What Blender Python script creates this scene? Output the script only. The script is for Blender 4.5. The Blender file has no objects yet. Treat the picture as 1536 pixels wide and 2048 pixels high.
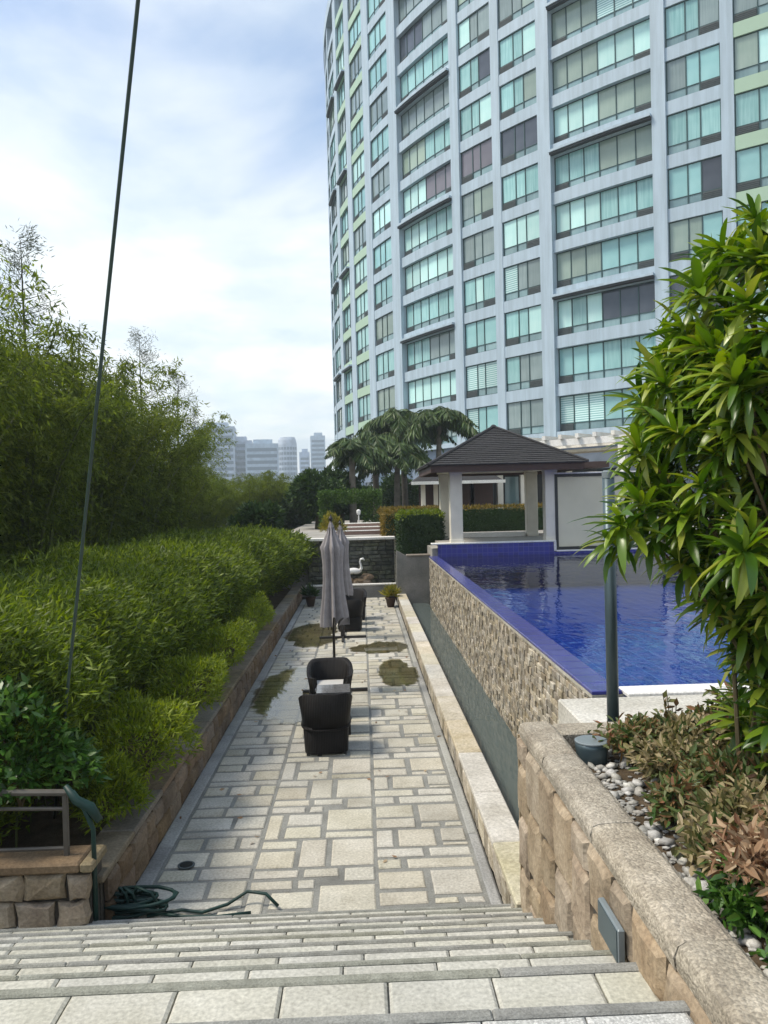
import bpy, bmesh, math, random
import numpy as np
from mathutils import Vector, Matrix, Euler

S = bpy.context.scene
COL = S.collection
rnd = random.Random(7)
nr = np.random.default_rng(11)
PI = math.pi
rad = math.radians

# ------------------------------------------------------------------ camera
cam_d = bpy.data.cameras.new('camera')
cam = bpy.data.objects.new('camera', cam_d)
COL.objects.link(cam)
S.camera = cam
CAM_Z = 3.18
psi, th, phi = rad(1.68757), rad(-0.93586), rad(1.45)
f_ = Vector((math.sin(psi) * math.cos(th), math.cos(psi) * math.cos(th), math.sin(th)))
r0_ = Vector((math.cos(psi), -math.sin(psi), 0))
u0_ = r0_.cross(f_)
r_ = math.cos(phi) * r0_ - math.sin(phi) * u0_
u_ = math.sin(phi) * r0_ + math.cos(phi) * u0_
cam.matrix_world = Matrix(((r_.x, u_.x, -f_.x, 0), (r_.y, u_.y, -f_.y, 0), (r_.z, u_.z, -f_.z, CAM_Z), (0, 0, 0, 1)))
cam_d.sensor_fit = 'VERTICAL'
cam_d.sensor_height = 36.0
cam_d.lens = 1540.0 / 2048.0 * 36.0
cam_d.clip_start = 0.05
cam_d.clip_end = 6000.0

# ------------------------------------------------------------------ world, sun, exposure
SUN_AZ, SUN_EL = rad(-92), rad(57)
w = bpy.data.worlds.new('World')
S.world = w
w.use_nodes = True
wt = w.node_tree
wt.nodes.clear()


def N(t, kind, **kw):
    n = t.nodes.new(kind)
    for k, v in kw.items():
        setattr(n, k, v)
    return n


def mathn(t, op, a, b=None, c=None, clamp=False):
    n = N(t, 'ShaderNodeMath', operation=op, use_clamp=clamp)
    for i, v in enumerate((a, b, c)):
        if v is None:
            continue
        if isinstance(v, (int, float)):
            n.inputs[i].default_value = v
        else:
            t.links.new(v, n.inputs[i])
    return n.outputs[0]


def mixc(t, fac, a, b, blend='MIX'):
    n = N(t, 'ShaderNodeMix', data_type='RGBA', blend_type=blend)
    for i, v in ((0, fac), (6, a), (7, b)):
        if isinstance(v, (int, float)):
            n.inputs[i].default_value = v
        elif isinstance(v, (tuple, list)):
            n.inputs[i].default_value = (v[0], v[1], v[2], 1)
        else:
            t.links.new(v, n.inputs[i])
    return n.outputs[2]


def ramp(t, fac, stops, interp='LINEAR'):
    n = N(t, 'ShaderNodeValToRGB')
    cr = n.color_ramp
    cr.interpolation = interp
    while len(cr.elements) < len(stops):
        cr.elements.new(0.5)
    for e, (p, c) in zip(cr.elements, stops):
        e.position = p
        e.color = (c[0], c[1], c[2], 1) if isinstance(c, (tuple, list)) else (c, c, c, 1)
    t.links.new(fac, n.inputs[0])
    return n.outputs[0]


sky = N(wt, 'ShaderNodeTexSky', sky_type='NISHITA')
sky.sun_disc = False
sky.sun_elevation = SUN_EL
sky.sun_rotation = SUN_AZ
sky.air_density = 1.0
sky.dust_density = 1.2
sky.ozone_density = 1.0
tc = N(wt, 'ShaderNodeTexCoord')
sep = N(wt, 'ShaderNodeSeparateXYZ')
wt.links.new(tc.outputs['Generated'], sep.inputs[0])
zc = mathn(wt, 'MAXIMUM', sep.outputs[2], 0.0)
den = mathn(wt, 'ADD', zc, 0.22)
cmb = N(wt, 'ShaderNodeCombineXYZ')
wt.links.new(mathn(wt, 'DIVIDE', sep.outputs[0], den), cmb.inputs[0])
wt.links.new(mathn(wt, 'DIVIDE', sep.outputs[1], den), cmb.inputs[1])
cmb.inputs[2].default_value = 5.2
n1 = N(wt, 'ShaderNodeTexNoise')
n1.inputs['Scale'].default_value = 1.35
n1.inputs['Detail'].default_value = 7
n1.inputs['Roughness'].default_value = 0.53
n1.inputs['Distortion'].default_value = 0.35
wt.links.new(cmb.outputs[0], n1.inputs['Vector'])
low = ramp(wt, zc, [(0.0, 0.30), (0.30, 0.16), (0.50, -0.02), (0.8, -0.05)])
cl = mathn(wt, 'ADD', n1.outputs[0], low)
mask = ramp(wt, cl, [(0.43, 0.06), (0.62, 0.60), (0.80, 0.97)], 'EASE')
n2 = N(wt, 'ShaderNodeTexNoise')
n2.inputs['Scale'].default_value = 3.1
n2.inputs['Detail'].default_value = 6
wt.links.new(cmb.outputs[0], n2.inputs['Vector'])
cloudc = ramp(wt, n2.outputs[0], [(0.33, (5.1, 5.65, 6.0)), (0.62, (7.1, 7.15, 6.95))])
skyc = mixc(wt, mask, mixc(wt, 1.0, sky.outputs[0], (1.12, 1.14, 1.12), 'MULTIPLY'), cloudc)
bg = N(wt, 'ShaderNodeBackground')
bg.inputs[1].default_value = 0.112
wt.links.new(skyc, bg.inputs[0])
wo = N(wt, 'ShaderNodeOutputWorld')
wt.links.new(bg.outputs[0], wo.inputs[0])

sun_d = bpy.data.lights.new('sun', 'SUN')
sun_d.energy = 2.3
sun_d.angle = rad(13)
sun_d.color = (1.0, 0.92, 0.79)
sun = bpy.data.objects.new('sun', sun_d)
COL.objects.link(sun)
sdir = Vector((math.sin(SUN_AZ) * math.cos(SUN_EL), math.cos(SUN_AZ) * math.cos(SUN_EL), math.sin(SUN_EL)))
sun.rotation_euler = sdir.to_track_quat('Z', 'Y').to_euler()
sun.location = (-20, 0, 40)

S.view_settings.view_transform = 'Standard'
S.view_settings.look = 'None'
S.view_settings.gamma = 1
S.view_settings.exposure = 0.8
S.view_settings.use_curve_mapping = False
S.render.engine = 'CYCLES'
S.cycles.max_bounces = 6
S.cycles.diffuse_bounces = 3
S.cycles.glossy_bounces = 3
S.cycles.transmission_bounces = 4
S.cycles.transparent_max_bounces = 8
S.cycles.volume_bounces = 0
S.cycles.caustics_reflective = False
S.cycles.caustics_refractive = False

# ------------------------------------------------------------------ helpers


def tag(o, label=None, cat=None, group=None, kind=None):
    if label:
        o['label'] = label
    if cat:
        o['category'] = cat
    if group:
        o['group'] = group
    if kind:
        o['kind'] = kind
    return o


def empty(name, loc=(0, 0, 0), rz=0.0, label=None, cat=None, group=None, kind=None):
    o = bpy.data.objects.new(name, None)
    COL.objects.link(o)
    o.location = loc
    o.rotation_euler = (0, 0, rz)
    o.empty_display_size = 0.2
    return tag(o, label, cat, group, kind)


def link(name, me, parent=None, loc=(0, 0, 0), rot=(0, 0, 0), scl=(1, 1, 1)):
    o = bpy.data.objects.new(name, me)
    COL.objects.link(o)
    o.location = loc
    o.rotation_euler = rot
    o.scale = scl
    if parent:
        o.parent = parent
    return o


def copy_tree(o, parent=None):
    c = o.copy()
    COL.objects.link(c)
    c.parent = parent
    for ch in list(o.children):
        copy_tree(ch, c)
    return c


class MB:
    """collects shapes, then links them as one mesh object"""

    def __init__(self):
        self.v = []
        self.f = []

    def add(self, vs, fs):
        b = len(self.v)
        self.v += [tuple(p) for p in vs]
        self.f += [tuple(b + i for i in q) for q in fs]
        return self

    def box(self, c, s, rot=None, ch=0.0):
        x, y, z = s[0] / 2, s[1] / 2, s[2] / 2
        if ch <= 0:
            vs = [(-x, -y, -z), (x, -y, -z), (x, y, -z), (-x, y, -z), (-x, -y, z), (x, -y, z), (x, y, z), (-x, y, z)]
            fs = [(0, 3, 2, 1), (4, 5, 6, 7), (0, 1, 5, 4), (1, 2, 6, 5), (2, 3, 7, 6), (3, 0, 4, 7)]
        else:
            k = min(ch, x * .8, y * .8, z * .8)
            vs = []
            for zz, kk in ((-z, k), (-z + k, 0), (z - k, 0), (z, k)):
                xx, yy, = x - kk, y - kk
                kc = k * .6 if kk == 0 else k * .3
                vs += [(-xx + kc, -yy, zz), (xx - kc, -yy, zz), (xx, -yy + kc, zz), (xx, yy - kc, zz), (xx - kc, yy, zz), (-xx + kc, yy, zz), (-xx, yy - kc, zz), (-xx, -yy + kc, zz)]
            fs = [tuple(range(7, -1, -1)), tuple(range(24, 32))]
            for r in range(3):
                for i in range(8):
                    j = (i + 1) % 8
                    fs.append((r * 8 + i, r * 8 + j, r * 8 + 8 + j, r * 8 + 8 + i))
        if rot is not None:
            vs = [rot @ Vector(p) for p in vs]
        return self.add([(p[0] + c[0], p[1] + c[1], p[2] + c[2]) for p in vs], fs)

    def b(self, x0, x1, y0, y1, z0, z1, ch=0.0):
        return self.box(((x0 + x1) / 2, (y0 + y1) / 2, (z0 + z1) / 2), (x1 - x0, y1 - y0, z1 - z0), None, ch)

    def tube(self, pts, r, n=8, cap=True):
        pts = [Vector(p) for p in pts]
        rs = r if isinstance(r, (list, tuple)) else [r] * len(pts)
        up = Vector((0.13, 0.21, 1))
        vs = []
        for i, p in enumerate(pts):
            d = (pts[min(i + 1, len(pts) - 1)] - pts[max(i - 1, 0)])
            if d.length < 1e-9:
                d = Vector((0, 0, 1))
            d.normalize()
            a = d.cross(up)
            if a.length < 0.05:
                a = d.cross(Vector((1, 0.3, 0)))
            a.normalize()
            bb = d.cross(a)
            for k in range(n):
                t = 2 * PI * k / n
                vs.append(p + (a * math.cos(t) + bb * math.sin(t)) * rs[i])
        fs = []
        for i in range(len(pts) - 1):
            for k in range(n):
                k2 = (k + 1) % n
                fs.append((i * n + k, i * n + k2, (i + 1) * n + k2, (i + 1) * n + k))
        if cap:
            fs.append(tuple(range(n - 1, -1, -1)))
            fs.append(tuple((len(pts) - 1) * n + k for k in range(n)))
        return self.add(vs, fs)

    def lathe(self, prof, c=(0, 0, 0), n=20):
        vs = []
        for (r, z) in prof:
            for k in range(n):
                t = 2 * PI * k / n
                vs.append((c[0] + r * math.cos(t), c[1] + r * math.sin(t), c[2] + z))
        fs = []
        for i in range(len(prof) - 1):
            for k in range(n):
                k2 = (k + 1) % n
                fs.append((i * n + k, i * n + k2, (i + 1) * n + k2, (i + 1) * n + k))
        fs.append(tuple(range(n - 1, -1, -1)))
        fs.append(tuple((len(prof) - 1) * n + k for k in range(n)))
        return self.add(vs, fs)

    def build(self, name, m, parent=None, smooth=False, loc=(0, 0, 0), rot=(0, 0, 0)):
        me = bpy.data.meshes.new(name)
        me.from_pydata(self.v, [], self.f)
        me.materials.append(m)
        me.update()
        if smooth:
            me.polygons.foreach_set('use_smooth', [True] * len(me.polygons))
        return link(name, me, parent, loc, rot)


def struct(o):
    o['kind'] = 'structure'
    return o


def quads_mesh(name, V, m, n=4):
    """V: (k, n, 3) array, one n-gon per leaf"""
    V = np.asarray(V, dtype=np.float32)
    k = V.shape[0]
    me = bpy.data.meshes.new(name)
    me.vertices.add(k * n)
    me.vertices.foreach_set('co', V.reshape(-1))
    me.loops.add(k * n)
    me.loops.foreach_set('vertex_index', np.arange(k * n, dtype=np.int32))
    me.polygons.add(k)
    me.polygons.foreach_set('loop_start', np.arange(0, k * n, n, dtype=np.int32))
    me.polygons.foreach_set('loop_total', np.full(k, n, dtype=np.int32))
    me.materials.append(m)
    me.update(calc_edges=True)
    return me


def unit(a):
    return a / (np.linalg.norm(a, axis=-1, keepdims=True) + 1e-9)


def leaf_quads(P, D, L, W, rng=nr):
    """diamond leaves: base P, direction D, length L, width W; random roll"""
    k = len(P)
    L = np.broadcast_to(L, (k,))[:, None]
    W = np.broadcast_to(W, (k,))[:, None]
    D = unit(D)
    side = unit(np.cross(D, rng.normal(size=(k, 3)) * .6 + np.array([0, 0, 1.0])))
    mid = P + D * L * 0.42
    q = np.stack([P, mid - side * W * .5, P + D * L, mid + side * W * .5], axis=1)
    return q


# ------------------------------------------------------------------ materials
MAT = {}


def newmat(name):
    m = bpy.data.materials.new(name)
    m.use_nodes = True
    t = m.node_tree
    t.nodes.clear()
    out = N(t, 'ShaderNodeOutputMaterial')
    p = N(t, 'ShaderNodeBsdfPrincipled')
    t.links.new(p.outputs[0], out.inputs[0])
    MAT[name] = m
    return m, t, p, out


def noise(t, scale, detail=4, rough=0.55, vec=None, dist=0.0):
    n = N(t, 'ShaderNodeTexNoise')
    n.inputs['Scale'].default_value = scale
    n.inputs['Detail'].default_value = detail
    n.inputs['Roughness'].default_value = rough
    n.inputs['Distortion'].default_value = dist
    if vec is None:
        g = N(t, 'ShaderNodeNewGeometry')
        vec = g.outputs['Position']
    t.links.new(vec, n.inputs['Vector'])
    return n.outputs[0]


def bump(t, p, h, strength=0.3, dist=0.01):
    b = N(t, 'ShaderNodeBump')
    b.inputs['Strength'].default_value = strength
    b.inputs['Distance'].default_value = dist
    t.links.new(h, b.inputs['Height'])
    t.links.new(b.outputs[0], p.inputs['Normal'])


def hsv(t, col, h=None, s=None, v=None):
    n = N(t, 'ShaderNodeHueSaturation')
    for key, val in (('Hue', h), ('Saturation', s), ('Value', v)):
        if val is None:
            continue
        if isinstance(val, (int, float)):
            n.inputs[key].default_value = val
        else:
            t.links.new(val, n.inputs[key])
    if isinstance(col, (tuple, list)):
        n.inputs['Color'].default_value = (*col[:3], 1)
    else:
        t.links.new(col, n.inputs['Color'])
    return n.outputs[0]


def stone(name, cols, scale=3.0, fine=60, bumps=0.4, rough=0.85, vary=0.25, stain=0.35, spec=0.3, hue=.03, sat=.9, speck=0):
    m, t, p, o = newmat(name)
    a = noise(t, scale, 5, .6)
    c = ramp(t, a, [(0.3, cols[0]), (0.5, cols[1]), (0.7, cols[2])])
    b = noise(t, fine, 3, .6)
    c = mixc(t, 0.55, c, ramp(t, b, [(0.3, .45), (0.7, 1.25)]), 'MULTIPLY')
    if speck:
        vo = N(t, 'ShaderNodeTexVoronoi')
        vo.inputs['Scale'].default_value = speck
        g = N(t, 'ShaderNodeNewGeometry')
        t.links.new(g.outputs['Position'], vo.inputs['Vector'])
        sepc = N(t, 'ShaderNodeSeparateColor')
        t.links.new(vo.outputs['Color'], sepc.inputs[0])
        c = mixc(t, .8, c, ramp(t, sepc.outputs[0], [(0, .72), (.6, 1.0), (1, 1.3)]), 'MULTIPLY')
        b = mathn(t, 'SUBTRACT', b, vo.outputs['Distance'])
    oi = N(t, 'ShaderNodeObjectInfo')
    v = mathn(t, 'MULTIPLY_ADD', oi.outputs['Random'], vary * 2, 1.15 - vary)
    hh = mathn(t, 'MULTIPLY_ADD', mathn(t, 'FRACT', mathn(t, 'MULTIPLY', oi.outputs['Random'], 17.3)), hue, .5 - hue / 2)
    ss = mathn(t, 'MULTIPLY_ADD', mathn(t, 'FRACT', mathn(t, 'MULTIPLY', oi.outputs['Random'], 7.7)), sat, .95 - sat / 2)
    c = hsv(t, c, hh, ss, v)
    st = noise(t, scale * .35, 5, .65)
    c = mixc(t, mathn(t, 'MULTIPLY', ramp(t, st, [(0.5, 0), (0.72, 1)]), stain), c, tuple(x * .35 for x in cols[0]))
    t.links.new(c, p.inputs['Base Color'])
    p.inputs['Roughness'].default_value = rough
    p.inputs['Specular IOR Level'].default_value = spec
    bump(t, p, mathn(t, 'ADD', b, mathn(t, 'MULTIPLY', a, 2.0)), bumps, 0.01)
    return m


def plain(name, col, rough=0.6, metal=0.0, scale=8, var=0.18, bumps=0.0, spec=0.4):
    m, t, p, o = newmat(name)
    a = noise(t, scale, 4, .6)
    c = hsv(t, col, v=ramp(t, a, [(0.25, 1 - var), (0.75, 1 + var)]))
    t.links.new(c, p.inputs['Base Color'])
    p.inputs['Roughness'].default_value = rough
    p.inputs['Metallic'].default_value = metal
    p.inputs['Specular IOR Level'].default_value = spec
    if bumps:
        bump(t, p, a, bumps, 0.01)
    return m


def leafmat(name, c0, c1, c2, rough=0.5, trans=0.25, spec=0.35, clump=0.6):
    m, t, p, o = newmat(name)
    g = N(t, 'ShaderNodeNewGeometry')
    a = noise(t, clump, 2, .5)
    r = mathn(t, 'ADD', mathn(t, 'MULTIPLY', g.outputs['Random Per Island'], .6), mathn(t, 'MULTIPLY', a, .4))
    c = ramp(t, r, [(0.2, c0), (0.5, c1), (0.82, c2)])
    t.links.new(c, p.inputs['Base Color'])
    p.inputs['Roughness'].default_value = rough
    p.inputs['Specular IOR Level'].default_value = spec
    tr = N(t, 'ShaderNodeBsdfTranslucent')
    t.links.new(hsv(t, c, s=1.1, v=1.3), tr.inputs[0])
    mx = N(t, 'ShaderNodeMixShader')
    mx.inputs[0].default_value = trans
    t.links.new(p.outputs[0], mx.inputs[1])
    t.links.new(tr.outputs[0], mx.inputs[2])
    t.links.new(mx.outputs[0], o.inputs[0])
    return m


stone('paver', ((.36, .335, .27), (.43, .405, .335), (.49, .465, .395)), 2.2, 45, .25, .8, .13, .38, hue=.015, sat=.6)
stone('grout', ((.16, .16, .14), (.21, .21, .185), (.25, .25, .22)), 3, 70, .4, .9, .05)
stone('kerb', ((.22, .22, .21), (.30, .30, .28), (.36, .36, .34)), 1.2, 50, .3, .85, .12)
stone('tread', ((.38, .37, .31), (.43, .42, .36), (.47, .46, .405)), 3, 55, .2, .75, .07, .3, hue=.01, sat=.4)
stone('granite', ((.37, .37, .345), (.42, .42, .395), (.47, .47, .445)), 6, 90, .2, .7, .06, .2, hue=.01, sat=.4, speck=160)
stone('pebblewash', ((.19, .19, .16), (.24, .24, .205), (.29, .29, .25)), 10, 120, .5, .9, .04, .2)
stone('wallstone', ((.215, .16, .105), (.305, .24, .165), (.385, .315, .23)), 4, 40, .7, .9, .18, .45, hue=.008, sat=.3)
stone('brownstone', ((.13, .09, .055), (.19, .135, .085), (.26, .19, .125)), 3, 40, .7, .9, .24, .55, hue=.01, sat=.4)
stone('wallcore', ((.05, .045, .035), (.07, .06, .05), (.09, .08, .065)), 4, 40, .5, .95, .0)
stone('aggregate', ((.25, .215, .165), (.34, .30, .235), (.43, .385, .31)), 5, 95, .6, .9, .025, .3, hue=.004, sat=.15, speck=75)
stone('creamstone', ((.38, .34, .25), (.47, .43, .34), (.54, .50, .42)), 2.5, 40, .3, .8, .1, .3)
stone('copestone', ((.15, .115, .075), (.21, .165, .11), (.27, .22, .155)), 3, 50, .5, .85, .1, .45)
stone('splitface', ((.20, .165, .115), (.34, .295, .22), (.50, .455, .375)), 9, 60, .6, .85, .42, .35, hue=.012, sat=.5)
plain('facade', (.405, .50, .575), .55, 0, .5, .05)
t = MAT['facade'].node_tree
p = [n for n in t.nodes if n.type == 'BSDF_PRINCIPLED'][0]
src = p.inputs['Base Color'].links[0].from_socket
g = N(t, 'ShaderNodeNewGeometry')
mpf = N(t, 'ShaderNodeMapping')
mpf.inputs['Scale'].default_value = (1, 1, .06)
t.links.new(g.outputs['Position'], mpf.inputs[0])
t.links.new(mixc(t, .8, src, ramp(t, noise(t, 2.6, 5, .65, mpf.outputs[0]), [(.35, (.80, .81, .80)), (.62, (1.06, 1.06, 1.06))]), 'MULTIPLY'), p.inputs['Base Color'])
plain('facadegreen', (.38, .52, .39), .55, 0, .5, .05)
stone('slate', ((.045, .05, .035), (.09, .095, .065), (.17, .16, .115)), 5, 40, .8, .7, .5)
stone('concrete', ((.15, .15, .14), (.21, .205, .19), (.27, .26, .245)), 2, 40, .4, .85, .05)
stone('whitecope', ((.62, .60, .55), (.70, .68, .63), (.75, .74, .70)), 2, 40, .15, .7, .04, .1)
stone('soil', ((.045, .035, .022), (.075, .06, .04), (.11, .09, .065)), 6, 60, 1, .95, 0)
stone('earth', ((.025, .03, .015), (.045, .05, .025), (.06, .065, .035)), .3, 8, .6, .95, 0)
stone('terrace', ((.26, .24, .20), (.32, .30, .26), (.38, .36, .32)), .8, 20, .2, .85, 0)
stone('pebble', ((.28, .27, .245), (.42, .41, .38), (.56, .55, .52)), 12, 60, .2, .6, .38, .3)
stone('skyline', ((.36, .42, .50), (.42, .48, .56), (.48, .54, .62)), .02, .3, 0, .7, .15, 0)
plain('skyglass', (.10, .14, .19), .3)
plain('gazebowhite', (.68, .64, .54), .55, 0, 2, .1)
plain('fascia', (.055, .028, .022), .6)
plain('roofing', (.034, .033, .034), .85, 0, 14, .35, .4)
plain('ivory', (.62, .58, .42), .55, 0, 1.5, .06)
plain('blackmetal', (.02, .022, .022), .45, .0)
plain('postmetal', (.075, .11, .125), .38, .3, 3, .15)
plain('lightgrey', (.20, .235, .25), .45, .1, 4, .1)
plain('umbrellametal', (.045, .042, .04), .4, .4)
plain('railmetal', (.10, .09, .075), .5, .2)
plain('cushion', (.50, .49, .46), .9, 0, 20, .08, .2)
plain('glasstop', (.12, .12, .12), .12)
plain('swanwhite', (.80, .80, .78), .5, 0, 6, .05)
plain('pot', (.06, .035, .025), .6)
plain('hose', (.008, .035, .028), .5, 0, 10, .3)
plain('cable', (.035, .06, .05), .5)
plain('frame', (.035, .075, .075), .4, .2)
plain('louvre', (.07, .085, .085), .6)
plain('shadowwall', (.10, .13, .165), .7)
plain('bluegrey', (.20, .25, .33), .6, 0, .5, .1)
plain('darkglass', (.03, .04, .05), .08)
plain('stem', (.13, .10, .05), .8)
plain('culm', (.10, .12, .035), .6)
plain('palmtrunk', (.16, .14, .11), .85, 0, 5, .3)
plain('twig', (.05, .045, .02), .9)
plain('pinkstep', (.30, .20, .17), .8)
plain('bluegravel', (.2, .22, .25), .9)

# umbrella cloth
m, t, p, o = newmat('umbrellacloth')
a = noise(t, 7, 4)
t.links.new(ramp(t, a, [(.3, (.235, .215, .215)), (.7, (.335, .31, .31))]), p.inputs['Base Color'])
p.inputs['Roughness'].default_value = .9
wv = N(t, 'ShaderNodeTexNoise')
wv.inputs['Scale'].default_value = 300
bump(t, p, wv.outputs[0], .15, .002)

# wicker
m, t, p, o = newmat('wicker')
tcn = N(t, 'ShaderNodeTexCoord')
w1 = N(t, 'ShaderNodeTexWave', wave_type='BANDS', bands_direction='Z')
w1.inputs['Scale'].default_value = 22
w2 = N(t, 'ShaderNodeTexWave', wave_type='BANDS', bands_direction='X')
w2.inputs['Scale'].default_value = 15
for q in (w1, w2):
    q.inputs['Distortion'].default_value = .6
    t.links.new(tcn.outputs['Object'], q.inputs['Vector'])
hgt = mathn(t, 'MULTIPLY', w1.outputs['Fac'], w2.outputs['Fac'])
t.links.new(ramp(t, hgt, [(.1, (.005, .004, .004)), (.8, (.016, .013, .012))]), p.inputs['Base Color'])
p.inputs['Roughness'].default_value = .5
p.inputs['Specular IOR Level'].default_value = .25
bump(t, p, hgt, .8, .008)

# blue tiles
m, t, p, o = newmat('bluetile')
a = noise(t, 3, 4)
br = N(t, 'ShaderNodeTexBrick')
br.offset = 0.0
br.inputs['Scale'].default_value = 1.0
br.inputs['Mortar Size'].default_value = .008
br.inputs['Brick Width'].default_value = .15
br.inputs['Row Height'].default_value = .15
br.inputs['Color1'].default_value = (.008, .012, .16, 1)
br.inputs['Color2'].default_value = (.012, .018, .24, 1)
br.inputs['Mortar'].default_value = (.05, .06, .25, 1)
geo = N(t, 'ShaderNodeNewGeometry')
sp = N(t, 'ShaderNodeSeparateXYZ')
t.links.new(geo.outputs['Position'], sp.inputs[0])
cb = N(t, 'ShaderNodeCombineXYZ')
t.links.new(mathn(t, 'ADD', sp.outputs[0], sp.outputs[1]), cb.inputs[0])
t.links.new(mathn(t, 'ADD', sp.outputs[2], mathn(t, 'MULTIPLY', sp.outputs[1], 1.0)), cb.inputs[1])
t.links.new(cb.outputs[0], br.inputs['Vector'])
t.links.new(br.outputs[0], p.inputs['Base Color'])
p.inputs['Roughness'].default_value = .15
plain('ledgetile', (.05, .055, .22), .2, 0, 9, .3)
m, t, p, o = newmat('poolfloor')
br = N(t, 'ShaderNodeTexBrick')
br.offset = 0.0
for k_, v_ in (('Scale', 1.0), ('Mortar Size', .012), ('Brick Width', .3), ('Row Height', .3)):
    br.inputs[k_].default_value = v_
br.inputs['Color1'].default_value = (.028, .085, .30, 1)
br.inputs['Color2'].default_value = (.045, .125, .38, 1)
br.inputs['Mortar'].default_value = (.16, .28, .48, 1)
geo = N(t, 'ShaderNodeNewGeometry')
t.links.new(geo.outputs['Position'], br.inputs['Vector'])
t.links.new(br.outputs[0], p.inputs['Base Color'])


def watermat(name, tint, bscale, bstr, ior=1.33, body=None, bodyfac=0.5):
    m, t, p, o = newmat(name)
    g = N(t, 'ShaderNodeNewGeometry')
    mp = N(t, 'ShaderNodeMapping')
    mp.inputs['Scale'].default_value = (1.0, 0.55, 1)
    t.links.new(g.outputs['Position'], mp.inputs[0])
    h = mathn(t, 'ADD', noise(t, bscale, 3, .55, mp.outputs[0], .5), mathn(t, 'MULTIPLY', noise(t, bscale * 3.3, 2, .5, mp.outputs[0]), .3))
    b = N(t, 'ShaderNodeBump')
    b.inputs['Strength'].default_value = bstr
    b.inputs['Distance'].default_value = .05
    t.links.new(h, b.inputs['Height'])
    tr = N(t, 'ShaderNodeBsdfTransparent')
    tr.inputs[0].default_value = (*tint, 1)
    lower = tr.outputs[0]
    if body:
        df = N(t, 'ShaderNodeBsdfDiffuse')
        df.inputs[0].default_value = (*body, 1)
        mm = N(t, 'ShaderNodeMixShader')
        mm.inputs[0].default_value = bodyfac
        t.links.new(lower, mm.inputs[1])
        t.links.new(df.outputs[0], mm.inputs[2])
        lower = mm.outputs[0]
    gl = N(t, 'ShaderNodeBsdfGlossy')
    gl.inputs['Roughness'].default_value = .03
    t.links.new(b.outputs[0], gl.inputs['Normal'])
    fr = N(t, 'ShaderNodeFresnel')
    fr.inputs[0].default_value = ior
    t.links.new(b.outputs[0], fr.inputs['Normal'])
    mx = N(t, 'ShaderNodeMixShader')
    t.links.new(fr.outputs[0], mx.inputs[0])
    t.links.new(lower, mx.inputs[1])
    t.links.new(gl.outputs[0], mx.inputs[2])
    t.links.new(mx.outputs[0], o.inputs[0])
    return m


watermat('poolwater', (.36, .54, .88), 2.2, .27)
watermat('channelwater', (.45, .52, .50), 3.0, .05, 1.33, (.12, .15, .145), .75)
watermat('puddlewater', (.84, .81, .66), 2.0, .02, 1.85, (.20, .18, .08), .14)

# puddles thin out to bare stone towards an uneven edge
m = MAT['puddlewater']
t = m.node_tree
o = [n for n in t.nodes if n.type == 'OUTPUT_MATERIAL'][0]
src = o.inputs[0].links[0].from_socket
tcg = N(t, 'ShaderNodeTexCoord')
vm = N(t, 'ShaderNodeVectorMath', operation='DISTANCE')
vm.inputs[1].default_value = (.5, .5, 0)
mpz = N(t, 'ShaderNodeMapping')
mpz.inputs['Scale'].default_value = (1, 1, 0)
t.links.new(tcg.outputs['Generated'], mpz.inputs[0])
t.links.new(mpz.outputs[0], vm.inputs[0])
edge = mathn(t, 'ADD', mathn(t, 'MULTIPLY', vm.outputs['Value'], 1.7), mathn(t, 'MULTIPLY', noise(t, 3.2, 5, .65), .45))
msk = ramp(t, edge, [(.93, 1.0), (1.06, 0.0)])
tb = N(t, 'ShaderNodeBsdfTransparent')
mxp = N(t, 'ShaderNodeMixShader')
t.links.new(msk, mxp.inputs[0])
t.links.new(tb.outputs[0], mxp.inputs[1])
t.links.new(src, mxp.inputs[2])
t.links.new(mxp.outputs[0], o.inputs[0])

# vegetation
leafmat('bambooleaf', (.066, .094, .012), (.122, .158, .020), (.20, .24, .035), .65, .46, .2, .35)
leafmat('bambooleaf2', (.080, .112, .014), (.14, .185, .025), (.21, .265, .042), .65, .46, .2, .35)
leafmat('wispyleaf', (.06, .08, .045), (.10, .12, .07), (.14, .16, .10), .7, .2, .2, .35)
leafmat('hedgeleaf', (.052, .088, .009), (.12, .172, .016), (.235, .295, .034), .5, .42, .35, .9)
leafmat('brightleaf', (.085, .13, .008), (.18, .24, .014), (.30, .35, .03), .5, .4, .35, 2)
leafmat('freshleaf', (.03, .085, .012), (.06, .15, .02), (.14, .25, .04), .35, .25, .6, 2)
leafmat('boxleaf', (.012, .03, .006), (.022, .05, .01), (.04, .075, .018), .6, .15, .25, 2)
leafmat('orangeleaf', (.10, .085, .012), (.19, .13, .02), (.24, .17, .035), .6, .25, .25, 2)
leafmat('yellowleaf', (.12, .14, .02), (.26, .23, .03), (.38, .32, .05), .5, .3, .3, 3)
leafmat('palmleaf', (.025, .05, .012), (.05, .09, .02), (.10, .15, .035), .5, .15, .35, 1)
leafmat('treeleaf', (.02, .045, .010), (.035, .07, .016), (.06, .105, .022), .6, .2, .25, .5)
leafmat('archleaf', (.035, .075, .010), (.06, .12, .016), (.10, .17, .03), .55, .2, .25, 1)
leafmat('dryleaf', (.16, .075, .04), (.34, .215, .125), (.50, .40, .27), .7, .25, .25, 5)
leafmat('crotonleaf', (.05, .085, .02), (.14, .14, .045), (.19, .085, .045), .5, .2, .4, 5)
leafmat('paleleaf', (.10, .14, .04), (.22, .25, .11), (.34, .34, .20), .5, .2, .4, 5)

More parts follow.
